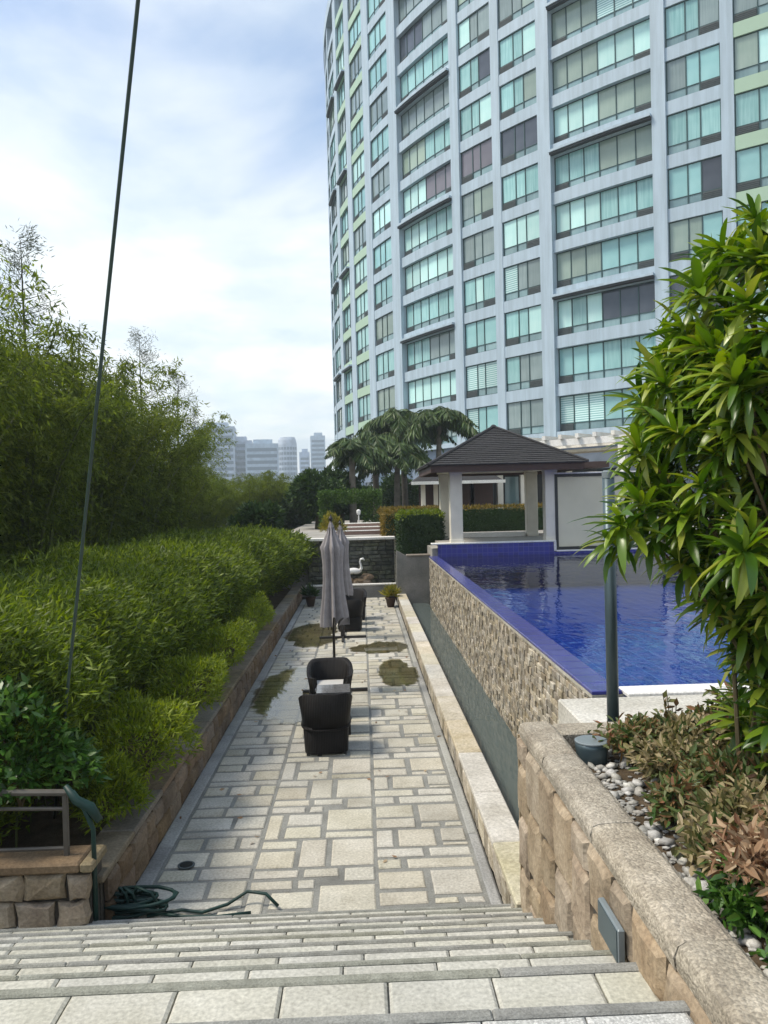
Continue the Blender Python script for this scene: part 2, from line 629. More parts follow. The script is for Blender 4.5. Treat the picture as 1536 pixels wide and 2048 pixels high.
# strap leaf of the foreground shrub: green with a paler margin line along the length
m, t, p, o = newmat('strapleaf')
oi = N(t, 'ShaderNodeObjectInfo')
g = N(t, 'ShaderNodeNewGeometry')
r1 = mathn(t, 'FRACT', mathn(t, 'ADD', oi.outputs['Random'], g.outputs['Random Per Island']))
c = ramp(t, r1, [(.1, (.04, .095, .008)), (.45, (.10, .19, .012)), (.78, (.20, .29, .02)), (.96, (.30, .33, .05))])
t.links.new(c, p.inputs['Base Color'])
p.inputs['Roughness'].default_value = .34
p.inputs['Specular IOR Level'].default_value = .6
tr = N(t, 'ShaderNodeBsdfTranslucent')
t.links.new(hsv(t, c, s=1.1, v=1.5), tr.inputs[0])
mx = N(t, 'ShaderNodeMixShader')
mx.inputs[0].default_value = .28
t.links.new(p.outputs[0], mx.inputs[1])
t.links.new(tr.outputs[0], mx.inputs[2])
t.links.new(mx.outputs[0], o.inputs[0])


# glass panes with curtains behind them (object space: X along the facade, Z up)
def panemat(name, c0, c1, folds=0.0, blinds=0.0, rough=.06):
    m, t, p, o = newmat(name)
    tcn = N(t, 'ShaderNodeTexCoord')
    oi = N(t, 'ShaderNodeObjectInfo')
    f = noise(t, .8, 2, .5, tcn.outputs['Object'])
    if folds:
        mp = N(t, 'ShaderNodeMapping')
        mp.inputs['Scale'].default_value = (1, 1, .06)
        t.links.new(tcn.outputs['Object'], mp.inputs[0])
        add = N(t, 'ShaderNodeVectorMath', operation='ADD')
        t.links.new(mp.outputs[0], add.inputs[0])
        cx = N(t, 'ShaderNodeCombineXYZ')
        t.links.new(mathn(t, 'MULTIPLY', oi.outputs['Random'], 37), cx.inputs[0])
        t.links.new(cx.outputs[0], add.inputs[1])
        f2 = noise(t, 7, 2, .6, add.outputs[0], .4)
        f = mathn(t, 'MULTIPLY_ADD', f2, folds, mathn(t, 'MULTIPLY', f, 1 - folds))
    if blinds:
        wv = N(t, 'ShaderNodeTexWave', wave_type='BANDS', bands_direction='Z')
        wv.inputs['Scale'].default_value = 2.2
        t.links.new(tcn.outputs['Object'], wv.inputs['Vector'])
        f = mathn(t, 'MULTIPLY_ADD', wv.outputs['Fac'], blinds, mathn(t, 'MULTIPLY', f, 1 - blinds))
    c = ramp(t, f, [(.32, c0), (.68, c1)])
    c = hsv(t, c, v=mathn(t, 'MULTIPLY_ADD', oi.outputs['Random'], .35, .82))
    t.links.new(c, p.inputs['Base Color'])
    p.inputs['Roughness'].default_value = .5
    p.inputs['Specular IOR Level'].default_value = .0
    p.inputs['Coat Weight'].default_value = 1
    p.inputs['Coat Roughness'].default_value = rough
    p.inputs['Coat IOR'].default_value = 1.5
    return m


panemat('pane_teal', (.20, .42, .42), (.36, .60, .59), .7)
panemat('pane_tealplain', (.24, .47, .48), (.31, .55, .55), .0)
panemat('pane_bright', (.42, .70, .67), (.55, .80, .76), .4)
panemat('pane_grey', (.17, .23, .23), (.27, .34, .34), .5)
panemat('pane_greygreen', (.22, .30, .26), (.30, .38, .33), .3)
panemat('pane_cream', (.28, .38, .31), (.36, .46, .37), .3)
panemat('pane_dark', (.05, .06, .08), (.08, .095, .12), .0)
panemat('pane_mauve', (.15, .14, .17), (.19, .18, .21), .2)
panemat('pane_blind', (.22, .42, .42), (.55, .72, .70), .0, .8)
panemat('pane_low', (.16, .26, .28), (.26, .38, .39), .3)

# ------------------------------------------------------------------ ground, terrain
GR = MB().b(-700, 700, -200, 1150, -0.62, -0.12).build('ground', MAT['earth'])
struct(GR)

# ------------------------------------------------------------------ path with pavers
PY0, PY1 = 5.66, 25.0
path = struct(MB().b(-1.98, 1.03, PY0, PY1, -0.11, -0.012).build('path', MAT['grout']))


def paver_mesh(sx, sy, h, jit):
    """a dressed stone: chamfered block with slightly uneven outline, base at z=-h top at 0"""
    c = min(.012, sx * .2, sy * .2)
    x, y = sx / 2, sy / 2
    j = lambda: rnd.uniform(-jit, jit)
    lo = [(-x + j(), -y + j()), (x + j(), -y + j()), (x + j(), y + j()), (-x + j(), y + j())]
    vs = [(a, b, -h) for a, b in lo] + [(a, b, -c * .7) for a, b in lo]
    vs += [(a - math.copysign(c, a), b - math.copysign(c, b), rnd.uniform(-.002, .002)) for a, b in lo]
    fs = [(8, 9, 10, 11)]
    for i in range(4):
        k = (i + 1) % 4
        fs += [(i, k, 4 + k, 4 + i), (4 + i, 4 + k, 8 + k, 8 + i)]
    return vs, fs


def piece(name, vs, fs, m, parent, loc, rot=(0, 0, 0)):
    me = bpy.data.meshes.new(name)
    me.from_pydata(vs, [], fs)
    me.materials.append(m)
    me.update()
    return link(name, me, parent, loc, rot)


def run_copy(m):
    """same material, varied per stone where the stones are joined in one mesh"""
    m2 = m.copy()
    m2.name = m.name + '_run'
    for nd in [n for n in m2.node_tree.nodes if n.type == 'OBJECT_INFO']:
        gg = m2.node_tree.nodes.new('ShaderNodeNewGeometry')
        for l in list(nd.outputs['Random'].links):
            m2.node_tree.links.new(gg.outputs['Random Per Island'], l.to_socket)
    return m2


MODS = {
    0: (1.32, [(0, .44, 0, .20), (.50, 1, 0, .20), (0, .30, .25, .42), (.36, .72, .25, .42), (.78, 1, .25, .42), (0, 1.0, .46, .54),
               (0, .56, .58, .78), (.62, 1, .58, .78), (0, .38, .82, .96), (.44, 1, .82, .96)]),
    1: (1.55, [(0, .31, 0, .20), (0, .31, .24, .33), (.36, .58, 0, .33), (.63, 1, 0, .33), (0, .13, .37, .72), (.18, .51, .37, .52),
               (.18, .51, .56, .72), (.56, 1, .37, .44), (.56, 1, .48, .78), (0, .33, .76, .84), (.38, .51, .76, .84), (0, .36, .88, .96), (.41, .7, .88, .96), (.75, 1, .82, .96)]),
    2: (1.42, [(0, .18, 0, .24), (.25, .66, 0, .24), (.73, 1, .06, .24), (.73, 1, 0, .03), (0, .46, .29, .42), (0, .46, .47, .66), (.53, 1, .38, .66), (.53, .75, .29, .34), (.81, 1, .29, .34),
               (0, .24, .71, .82), (.31, 1, .71, .82), (0, .5, .86, .96), (.57, 1, .86, .96)]),
}
allpv = []
for ci, (x0, x1) in enumerate(((-1.80, -1.035), (-.995, .035), (.07, .90))):
    L, rects = MODS[ci]
    y = PY0 + .03 - (.25, .55, .1)[ci]
    while y < PY1 - .1:
        for (a, b, c, d) in rects:
            ya, yb = y + c * L, y + d * L
            ya, yb = max(ya, PY0 + .02), min(yb, PY1 - .02)
            if yb - ya < .03:
                continue
            xa, xb = x0 + a * (x1 - x0), x0 + b * (x1 - x0)
            allpv.append((ya, yb, xa, xb))
        y += L
allpv.sort()
farp = MB()
for i, (ya, yb, xa, xb) in enumerate(allpv):
    vs, fs = paver_mesh(xb - xa, yb - ya, .03, .005)
    c = ((xa + xb) / 2, (ya + yb) / 2, rnd.uniform(-.002, .003))
    if i < 298:
        piece('paving_stone', vs, fs, MAT['paver'], path, c)
    else:
        farp.add([(p[0] + c[0], p[1] + c[1], p[2] + c[2]) for p in vs], fs)
tag(farp.build('far_paving', run_copy(MAT['paver']), path), kind='stuff')
# smooth border strips along both edges, cut into lengths
for (xa, xb) in ((-1.975, -1.835), (.935, 1.022)):
    y = PY0
    while y < PY1 - .2:
        l = min(rnd.uniform(1.4, 1.9), PY1 - y)
        vs, fs = paver_mesh(xb - xa, l - .012, .03, .002)
        piece('border_slab', vs, fs, MAT['kerb'], path, ((xa + xb) / 2, y + l / 2, .004))
        y += l
# floor drain
dr = empty('floor_drain', (-1.62, 6.78, .004), 0, 'round dark metal drain cover set in the paving by the left kerb', 'drain')
MB().lathe([(.075, 0), (.075, .006), (.058, .007), (.058, .003), (.0, .003)], n=24).build('rim', MAT['louvre'], dr)
g_ = MB()
for k in range(-3, 4):
    hw = math.sqrt(max(.001, .057 ** 2 - (k * .015) ** 2))
    g_.b(-hw, hw, k * .015 - .004, k * .015 + .004, .003, .0075)
g_.build('grate', MAT['blackmetal'], dr)

# shallow water lying on the paving
def blob(name, cx, cy, rx, ry, z, m, seed, clipx=None):
    r = random.Random(seed)
    n = 56
    ph = [r.uniform(0, 6.28) for _ in range(5)]
    vs = []
    for i in range(n):
        a = 2 * PI * i / n
        q = 1 + .16 * math.sin(2 * a + ph[0]) + .14 * math.sin(3 * a + ph[1]) + .1 * math.sin(5 * a + ph[2]) + .07 * math.sin(9 * a + ph[3]) + .05 * math.sin(14 * a + ph[4])
        x = cx + rx * q * math.cos(a)
        if clipx:
            x = min(max(x, clipx[0]), clipx[1])
        vs.append((x, cy + ry * q * math.sin(a), z))
    me = bpy.data.meshes.new(name)
    me.from_pydata(vs + [(cx, cy, z)], [], [(i, (i + 1) % n, n) for i in range(n)])
    me.materials.append(m)
    o = link(name, me)
    return o


tag(blob('puddle', -1.25, 12.7, .85, 2.3, .010, MAT['puddlewater'], 3, (-1.97, 1)), 'large olive rain puddle along the left edge of the paving beside the wicker chairs', 'puddle', None, 'structure')
tag(blob('puddle', .62, 14.0, .44, 1.2, .010, MAT['puddlewater'], 9, (-2, 1.02)), 'greenish puddle on the right of the paving against the low wall', 'puddle', None, 'structure')
tag(blob('puddle', .45, 16.5, .62, .8, .010, MAT['puddlewater'], 21, (-2, 1.02)), 'thin puddle right of the closed parasols', 'puddle', None, 'structure')
tag(blob('puddle', -1.25, 18.3, .75, 1.5, .010, MAT['puddlewater'], 5, (-1.97, 1)), 'pale wet patch on the far left of the paving', 'puddle', None, 'structure')

# ------------------------------------------------------------------ stairs
stairs = struct(empty('stairs', (0, 0, 0)))
SX0, SX1 = -5.2, 1.06
R_, T_ = .145, .33
bodyst = MB()
edges = [(2.10, 1.60), (2.564, 1.456)] + [(3.02 + T_ * k, 1.311 - R_ * k) for k in range(9)]
prev = -3.0
for i, (ye, ze) in enumerate(edges):
    bodyst.b(SX0, SX1, prev, ye - .006, -.10, ze - .024)
    prev = ye - .006
bodyst.build('step_core', MAT['pebblewash'], stairs)
for i, (ye, ze) in enumerate(edges):
    y0 = edges[i - 1][0] if i else -1.5
    # pebble-wash nosing strip at the far (lower) edge of each tread
    nw = .034 if i > 2 else .055
    x = SX0
    while x < SX1 - .01:
        l = min(rnd.uniform(1.6, 2.2), SX1 - x)
        q = MB().box((0, 0, 0), (l - .002, nw - .003, .05), None, .008)
        q.build('nosing_strip', MAT['pebblewash'], stairs, False, (x + l / 2, ye - nw / 2, ze - .025))
        x += l
    wl = .345 if i <= 1 else .405
    off = (.0, .06, .0, .23, .12, .3, .05, .21, .33, .1, .26)[i % 11]
    x = .055 - off * .8 - wl * 18
    while x < SX1:
        a, b = max(x, SX0), min(x + wl, SX1)
        if b - a > .03 and b > -4.6:
            vs, fs = paver_mesh(b - a - .007, ye - nw - y0 - .006, .03, .001)
            piece('tread_tile', vs, fs, MAT['granite' if i <= 1 else 'tread'], stairs, ((a + b) / 2, (y0 + ye - nw) / 2, ze - .001))
        x += wl

# ------------------------------------------------------------------ left planter wall (brown stone)
def rubble_wall(parent, n_u, u0, u1, z0, z1, place, m, hmin, hmax, lmin, lmax, limit=300, thick=.05, vertical=False):
    """random coursed stones on a wall face; place(u, z, du, dz, out) -> loc/rot"""
    z = z0
    k = 0
    while z < z1 - .02:
        h = min(rnd.uniform(hmin, hmax), z1 - z)
        if z1 - z - h < hmin * .5:
            h = z1 - z
        u = u0 - rnd.uniform(0, lmin)
        while u < u1:
            l = rnd.uniform(lmin, lmax)
            a, b = max(u, u0), min(u + l, u1)
            u += l
            if b - a < .03:
                continue
            yield a, b, z, z + h
        z += h


def face_stone(name, du, dz, th, jit, m, parent, loc, rot, gap=.008):
    """stone whose face looks along local -Y, pillowed"""
    x, z = du / 2 - gap, dz / 2 - gap
    j = lambda s=1: rnd.uniform(-jit, jit) * s
    o = [(-x + j(), -z + j()), (0 + j(), -z + j()), (x + j(), -z + j()), (x + j(), j()), (x + j(), z + j()), (j(), z + j()), (-x + j(), z + j()), (-x + j(), j())]
    vs = [(a, th * .6, b) for a, b in o] + [(a, -th * .2, b) for a, b in o]
    k = .80
    vs += [(a * k + j(.5), -th * (.75 + rnd.uniform(0, .35)), b * k + j(.5)) for a, b in o] + [(j(), -th * (1 + rnd.uniform(-.1, .25)), j())]
    fs = []
    for i in range(8):
        q = (i + 1) % 8
        fs += [(i, q, 8 + q, 8 + i), (8 + i, 8 + q, 16 + q, 16 + i), (16 + i, 16 + q, 24)]
    return piece(name, vs, fs, m, parent, loc, rot)


lw = empty('planter_wall', (-2.0, 15, 0), 0, 'long low brown stone planter wall along the left side of the path under the hedge', 'wall')
MB().b(-.28, -.03, -9.2, 10, -.1, .37).build('wall_core', MAT['wallcore'], lw)
far = MB()
for (a, b, z0, z1) in rubble_wall(lw, 0, -9.15, 10, -.02, .37, None, None, .17, .21, .22, .55):
    if a < 3:
        face_stone('stone', b - a, z1 - z0, .035, .012, MAT['brownstone'], lw, (-.0, (a + b) / 2, (z0 + z1) / 2), (0, 0, rad(90)))
    else:
        far.box((-.015, (a + b) / 2, (z0 + z1) / 2), (.06, b - a - .015, z1 - z0 - .012), None, .015)
tag(far.build('far_stones', run_copy(MAT['brownstone']), lw), kind='stuff')
y = -9.25
while y < 10:
    l = min(rnd.uniform(.8, 1.2), 10 - y)
    MB().box((0, 0, 0), (.30, l - .008, .06), None, .012).build('coping_stone', MAT['copestone'], lw, False, (-.14, y + l / 2, .40 + rnd.uniform(-.003, .003)))
    y += l

# wall across the foot of the stairs on the left, with a railing on it
bw = empty('retaining_wall', (-2.1, 5.6, 0), 0, 'brown flagstone retaining wall with flat coping at the bottom left, under the metal railing', 'wall')
MB().b(-3.2, .06, .03, .27, .0, .53).build('wall_core', MAT['wallcore'], bw)
for (a, b, z0, z1) in rubble_wall(bw, 0, -3.2, .06, .12, .535, None, None, .17, .24, .18, .42):
    face_stone('stone', b - a, z1 - z0, .045, .02, MAT['wallstone'], bw, ((a + b) / 2, .02, (z0 + z1) / 2), (0, 0, 0))
x = -3.2
while x < .08:
    l = min(.8, .10 - x)
    MB().box((0, 0, 0), (l - .006, .32, .075), None, .015).build('coping_stone', MAT['copestone'], bw, False, (x + l / 2, .13, .575))
    x += l
rl = empty('railing', (-2.24, 5.72, .615), 0, 'weathered metal railing with two rails on the bottom left wall beside the hedge', 'railing')
for px in (0, -.95, -1.9):
    MB().box((px, 0, .22 - px * .03), (.035, .035, .46), None, .004).build('post', MAT['railmetal'], rl)
for z, th_ in ((.46, .05), (.34, .03), (.05, .03)):
    sl = .035 if z > .2 else 0
    MB().tube([(.02, 0, z), (-2.3, .0, z + sl * 2.3)], th_ / 2, 8).build('rail', MAT['railmetal'], rl)
pb = empty('pipe_valve', (-2.02, 5.66, .62), 0, 'dark green wrapped pipe standing at the railing end above the hose pile', 'pipe')
MB().tube([(0, 0, -.6), (0, 0, .2), (-.06, .0, .36), (-.16, .02, .47)], [.018, .018, .022, .03], 8).build('pipe', MAT['hose'], pb, True)
MB().tube([(.05, 0, .26), (-.02, .01, .36), (-.12, .0, .42), (-.2, .02, .52)], [.028, .04, .035, .02], 8).build('wrapping', MAT['hose'], pb, True)

# hose heap
hp = []
for k in range(11):
    r0 = rnd.uniform(.12, .3)
    cx, cy = rnd.uniform(-.1, .16), rnd.uniform(-.06, .07)
    ph = rnd.uniform(0, 6.28)
    for i in range(26):
        a = ph + i * .42
        hp.append((cx + r0 * 1.15 * math.cos(a) + rnd.uniform(-.015, .015), cy + r0 * .42 * math.sin(a), .02 + .012 * k + .05 * abs(math.sin(a * .5 + ph)) + rnd.uniform(0, .012)))
hose = MB().tube(hp, .013, 6)
tail = [(.2, -.05, .02), (.45, .02, .02), (.62, -.03, .02), (.8, .06, .03), (.95, .11, .10), (1.1, .08, .09), (1.2, .02, .02)]
hose.tube(tail, .013, 6)
hose.tube([(.15, .0, .03), (.5, -.08, .02), (.75, -.1, .02), (1.0, -.06, .02)], .013, 6)
for k in range(7):
    a = rnd.uniform(.2, 2.9)
    hose.tube([(.1 * math.cos(a), 0, .08), (.2 * math.cos(a), -.03, .24), (.3 * math.cos(a) + .05, -.05, .2), (.38 * math.cos(a) + .08, -.02, .03)], .012, 6)
ho = hose.build('garden_hose', MAT['hose'], None, True, (-1.93, 5.98, 0))
tag(ho, 'tangled heap of dark green hose at the left foot of the stairs', 'hose')

# ------------------------------------------------------------------ right low wall, channel, pool
rw = empty('channel_wall', (1.03, 14.4, 0), 0, 'long low wall with pale coping between the path and the water channel', 'wall')
MB().b(.035, .22, -9.05, 8.9, -.3, .25).build('wall_core', MAT['wallcore'], rw)
far = MB()
for (a, b, z0, z1) in rubble_wall(rw, 0, -9.0, 8.9, -.02, .25, None, None, .26, .28, .14, .4):
    if a < 1:
        face_stone('stone', b - a, z1 - z0, .022, .012, MAT['splitface'], rw, (.02, (a + b) / 2, (z0 + z1) / 2), (0, 0, rad(-90)))
    else:
        far.box((.03, (a + b) / 2, (z0 + z1) / 2), (.04, b - a - .012, z1 - z0 - .012), None, .012)
tag(far.build('far_stones', run_copy(MAT['splitface']), rw), kind='stuff')
y = -9.05
while y < 8.9:
    l = min(rnd.uniform(.9, 1.3), 8.9 - y)
    MB().box((0, 0, 0), (.27, l - .007, .06), None, .012).build('coping_stone', MAT['creamstone'], rw, False, (.125, y + l / 2, .283 + rnd.uniform(-.002, .002)))
    y += l

struct(MB().b(1.25, 1.95, 5.4, 23.2, -.32, -.16).build('channel_bed', MAT['concrete']))
tag(MB().add([(1.25, 5.4, .02), (1.95, 5.4, .02), (1.95, 23.2, .02), (1.25, 23.2, .02)], [(0, 1, 2, 3)]).build('channel_water', MAT['channelwater']), kind='structure')

pw = empty('pool_wall', (1.93, 14.5, 0), 0, 'long pool wall clad in small split stone pieces with a blue tiled overflow ledge', 'wall')
MB().b(.03, .27, -8.0, 7.8, -.3, 1.43).build('wall_core', MAT['wallcore'], pw)
cand = []
z = -.02
while z < 1.42:
    h = min(rnd.uniform(.05, .085), 1.43 - z)
    y = -8.0
    while y < 7.8:
        l = rnd.uniform(.06, .2)
        cand.append((y, min(y + l, 7.8), z, z + h, rnd.uniform(.008, .03)))
        y += l
    z += h
cand.sort(key=lambda q: (q[0] + 22.5) - q[2] * .8)
farm = MB()
for i, (a, b, z0, z1, pr) in enumerate(cand):
    cc = (.04 - pr / 2, (a + b) / 2, (z0 + z1) / 2)
    ss = (.03 + pr, b - a - .008, z1 - z0 - .008)
    if i < 295:
        MB().box((0, 0, 0), ss, None, .006).build('cladding_stone', MAT['splitface'], pw, False, cc)
    else:
        rt = Euler((0, 0, rnd.uniform(-.06, .06))).to_matrix()
        farm.box(cc, ss, rt)
tag(farm.build('far_cladding', run_copy(MAT['splitface']), pw), kind='stuff')
MB().b(.0, .28, -8.0, 7.8, 1.43, 1.46).build('ledge_base', MAT['creamstone'], pw)
y = -8.0
while y < 7.79:
    l = min(.30, 7.8 - y)
    MB().box((0, 0, 0), (.262, l - .006, .035), None, .006).build('ledge_tile', MAT['ledgetile'], pw, False, (.131, y + l / 2, 1.4775))
    y += l

# pool basin and water
PX0, PX1, PYN, PYF = 2.20, 11.5, 6.62, 22.3
pool = struct(empty('pool_basin', (0, 0, 0)))
MB().b(PX0, PX1, PYN, PYF, .35, .5).build('pool_floor', MAT['poolfloor'], pool)
MB().b(PX0, 5.62, PYF, PYF + .25, .4, 1.82).build('tiled_wall', MAT['bluetile'], pool)
MB().b(5.62, PX1, PYF, PYF + .25, .4, 1.53).build('tiled_wall', MAT['bluetile'], pool)
MB().b(PX0, PX1, PYN - .22, PYN, .4, 1.44).build('tiled_wall', MAT['bluetile'], pool)
MB().b(PX1, PX1 + .25, PYN, PYF, .4, 1.53).build('tiled_wall', MAT['bluetile'], pool)
MB().b(2.02, 5.66, PYF - .03, PYF + .35, 1.822, 1.862, .008).build('coping', MAT['whitecope'], pool)
MB().b(5.59, 5.66, PYF - .034, PYF + .1, 1.56, 1.82).build('coping', MAT['whitecope'], pool)
MB().b(5.66, PX1, PYF - .03, PYF + .35, 1.532, 1.572, .008).build('coping', MAT['whitecope'], pool)
MB().b(2.2, PX1 + .2, PYN - .25, PYN + .01, 1.46, 1.50, .008).build('coping', MAT['whitecope'], pool)
tag(MB().add([(2.19, PYN, 1.468), (PX1, PYN, 1.468), (PX1, PYF, 1.468), (2.19, PYF, 1.468)], [(0, 1, 2, 3)]).build('pool_water', MAT['poolwater']), kind='structure')
# cream ledge between pool and planter
struct(MB().b(1.60, 12, 5.66, 6.36, 0.0, 1.478, .01).build('pool_deck', MAT['creamstone']))
struct(MB().b(PX1 + .25, 30, 2, 40, 0, 1.5).build('side_deck', MAT['creamstone']))
struct(MB().b(2.05, PX1 + 12, PYF + .25, 26.4, -.1, 1.70).build('gazebo_deck', MAT['terrace']))
struct(MB().b(2.3, 5.9, PYF + .36, 26.4, 1.70, 1.84).build('gazebo_floor', MAT['terrace']))

# end of channel: concrete wall
cw = empty('weir_wall', (1.03, 23.2, 0), 0, 'grey concrete end wall of the channel in front of the clipped square hedge', 'wall')
MB().add([(0, 0, -.1), (1.0, 0, -.1), (1.0, 0, 1.44), (.32, 0, 1.44), (0, 0, 1.62), (0, .3, -.1), (1.0, .3, -.1), (1.0, .3, 1.44), (.32, .3, 1.44), (0, .3, 1.62)],
         [(0, 1, 2, 3, 4), (9, 8, 7, 6, 5), (0, 5, 6, 1), (1, 6, 7, 2), (2, 7, 8, 3), (3, 8, 9, 4), (4, 9, 5, 0)]).build('wall_body', MAT['concrete'], cw)
MB().b(.3, 1.05, -.04, .34, 1.442, 1.49, .01).build('cap', MAT['copestone'], cw)

# ------------------------------------------------------------------ right planter wall beside the stairs
sw = empty('stair_wall', (1.06, 5.38, 0), 0, 'rough tan stone side wall of the stairs with a thick pebbled coping on the right', 'wall')
MB().b(.03, .22, -7.0, 0, -.1, 1.50).build('wall_core', MAT['wallcore'], sw)
# roughly squared blocks of uneven size
y = -5.2
while y < -.01:
    l = min(rnd.uniform(.2, .42), -y)
    z = -.05 - rnd.uniform(0, .15)
    while z < 1.47:
        h = min(rnd.uniform(.16, .46), 1.485 - z)
        if 1.485 - z - h < .12:
            h = 1.485 - z
        yc = y + l / 2
        gz = 3.18 - 1.869 - .145 * ((yc + 5.38 - 3.02) / .33)
        if z + h > gz - .2:
            face_stone('stone', l, h, .032, .018, MAT['wallstone'], sw, (.02, yc, z + h / 2), (0, 0, rad(-90)), .013)
        z += h
    y += l
MB().b(.0, .22, -.02, .0, -.1, 1.5).build('end_face', MAT['wallstone'], sw)
# coping: rounded pebble-wash slabs
prof = [(.012, 1.49), (.008, 1.54), (.02, 1.578), (.05, 1.593), (.12, 1.597), (.21, 1.593), (.24, 1.575), (.245, 1.50)]
k = len(prof)
yb = -7.0
while yb < 0:
    ye_ = min(yb + rnd.uniform(.95, 1.2), 0)
    if ye_ > -.4:
        ye_ = 0
    ys = np.linspace(yb + .004, ye_ - .004, 7)
    vs = []
    off_ = rnd.uniform(-.004, .004)
    for n_, yy in enumerate(ys):
        e_ = .006 if n_ in (0, 6) else 0
        for (px, pz) in prof:
            vs.append((px + rnd.uniform(-.004, .004), yy, pz - e_ + off_ + rnd.uniform(-.003, .003)))
    fs = [tuple(range(k)), tuple(reversed(range((len(ys) - 1) * k, len(ys) * k)))]
    for i in range(len(ys) - 1):
        for j in range(k):
            j2 = (j + 1) % k
            fs.append((i * k + j, (i + 1) * k + j, (i + 1) * k + j2, i * k + j2))
    MB().add(vs, fs).build('coping_slab', MAT['aggregate'], sw)
    yb = ye_
MB().b(.246, 6, -.2, .03, 1.40, 1.56, .015).build('back_coping', MAT['aggregate'], sw)
MB().b(.246, 6, -.17, .0, -.1, 1.40).build('back_wall', MAT['wallcore'], sw)
sl = empty('step_light', (1.045, 3.26, 1.30), 0, 'rectangular grey recessed step light on the stone wall beside the stairs', 'wall light')
MB().b(-.03, .0, -.135, .135, -.075, .075, .006).build('housing', MAT['lightgrey'], sl)
MB().b(-.034, -.0302, -.125, .125, -.066, .066).build('cover', MAT['postmetal'], sl)

# planting bed
bed = struct(MB().b(1.28, 9, -1, 5.2, 0, 1.44).build('planting_bed', MAT['soil']))

# ------------------------------------------------------------------ tower
BC = Vector((57.15, 90.463, 0))
BR = 60.022
FH, Z1 = 3.1, 9.618
tower = empty('apartment_tower', (3.7, 63.2, 1.9), 0, 'tall curved apartment tower with pale blue facade and rows of teal windows', 'building')
TO = Vector((3.7, 63.2, 1.9))


def arc_pt(s, r, z):
    a = -PI + s / BR
    return Vector((BC.x + r * math.cos(a), BC.y + r * math.sin(a), z)) - TO


def arc_box(mb, s0, s1, r0, r1, z0, z1, n=None):
    n = n or max(1, int((s1 - s0) / 1.2))
    vs, fs = [], []
    for i in range(n + 1):
        s = s0 + (s1 - s0) * i / n
        for (r, z) in ((r0, z0), (r1, z0), (r1, z1), (r0, z1)):
            vs.append(arc_pt(s, r, z))
    for i in range(n):
        for j in range(4):
            k2 = (j + 1) % 4
            fs.append((i * 4 + j, i * 4 + k2, (i + 1) * 4 + k2, (i + 1) * 4 + j))
    fs += [(3, 2, 1, 0), tuple(n * 4 + j for j in range(4))]
    mb.add(vs, fs)


NF = 14
ZB, ZT = 1.9, Z1 + 3.1 * NF + .6
WH = 2.32          # window height
# bays: arc start, arc end, panes, recess, green, ledge
BAYS = [(4.6, 7.2, (1, 1), .12, 0, 0), (8.0, 12.1, (1, 1, 1), .12, 0, 1), (13.5, 16.9, (1, 1, 1), .25, 1, 1), (18.37, 21.9, (1.1, .8, 1.1), .15, 1, 0), (23.3, 27.1, (1.1, .8, 1.3), .15, 0, 0),
        (28.45, 35.5, (1, 1, 1, 1.1, 1.1, 1.1), .42, 0, 1), (36.4, 39.62, (1.15, .75, 1.2), .15, 0, 0), (40.35, 43.55, (1.2, .8, 1.2), .15, 0, 0),
        (44.5, 51.25, (1, 1, 1, 1.1, 1.1, 1.1), .42, 0, 1), (52.06, 55.07, (1.2, .8, 1.2), .15, 0, 0), (55.75, 59.2, (1.3, 1, 1.3), .15, 1, 0), (60.1, 66.5, (1, 1, 1, 1, 1, 1), .42, 0, 1), (67.4, 70.5, (1.2, .8, 1.2), .15, 0, 0)]
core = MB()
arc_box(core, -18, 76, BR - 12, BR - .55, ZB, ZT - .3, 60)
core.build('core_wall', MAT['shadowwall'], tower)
# parapet and roof edge
q = MB()
arc_box(q, -18, 76, BR - 1.2, BR + .12, ZT - .3, ZT + .9, 70)
q.build('parapet', MAT['facade'], tower)
# piers
edges_s = [-17.5] + [e for bb in BAYS for e in bb[:2]] + [75.5]
for i in range(0, len(edges_s), 2):
    a, b = edges_s[i], edges_s[i + 1]
    q = MB()
    grn = 1.0 < a - 16.5 < 2
    rout = BR + (.10 if 27 < a < 28 or 43.5 < a < 44 or 35 < a < 36 or 51 < a < 52 else .02)
    arc_box(q, a, b, BR - .54, rout, ZB, ZT - .3)
    q.build('pier', MAT['facadegreen' if grn else 'facade'], tower)
    # return wall deepening the recessed bays
PAN = ['pane_teal', 'pane_tealplain', 'pane_bright', 'pane_grey', 'pane_greygreen', 'pane_cream', 'pane_dark', 'pane_mauve', 'pane_blind']
PW = [32, 18, 11, 25, 12, 1.5, 2, .4, 2.5]


def obj_on_arc(name, mb, s, m, parent, r):
    """mesh built with arc coordinates, stored about its own place so Object space runs along the facade"""
    return mb.build(name, m, parent)


def flat_piece(name, m, parent, s0, s1, z0, z1, r, th=.03, ch=0):
    a = (s0 + s1) / 2
    ang = -PI + a / BR
    q = MB().box((0, 0, 0), (s1 - s0, th, z1 - z0), None, ch)
    p0 = arc_pt(a, r, (z0 + z1) / 2)
    return q.build(name, m, parent, False, p0, (0, 0, ang + PI / 2))


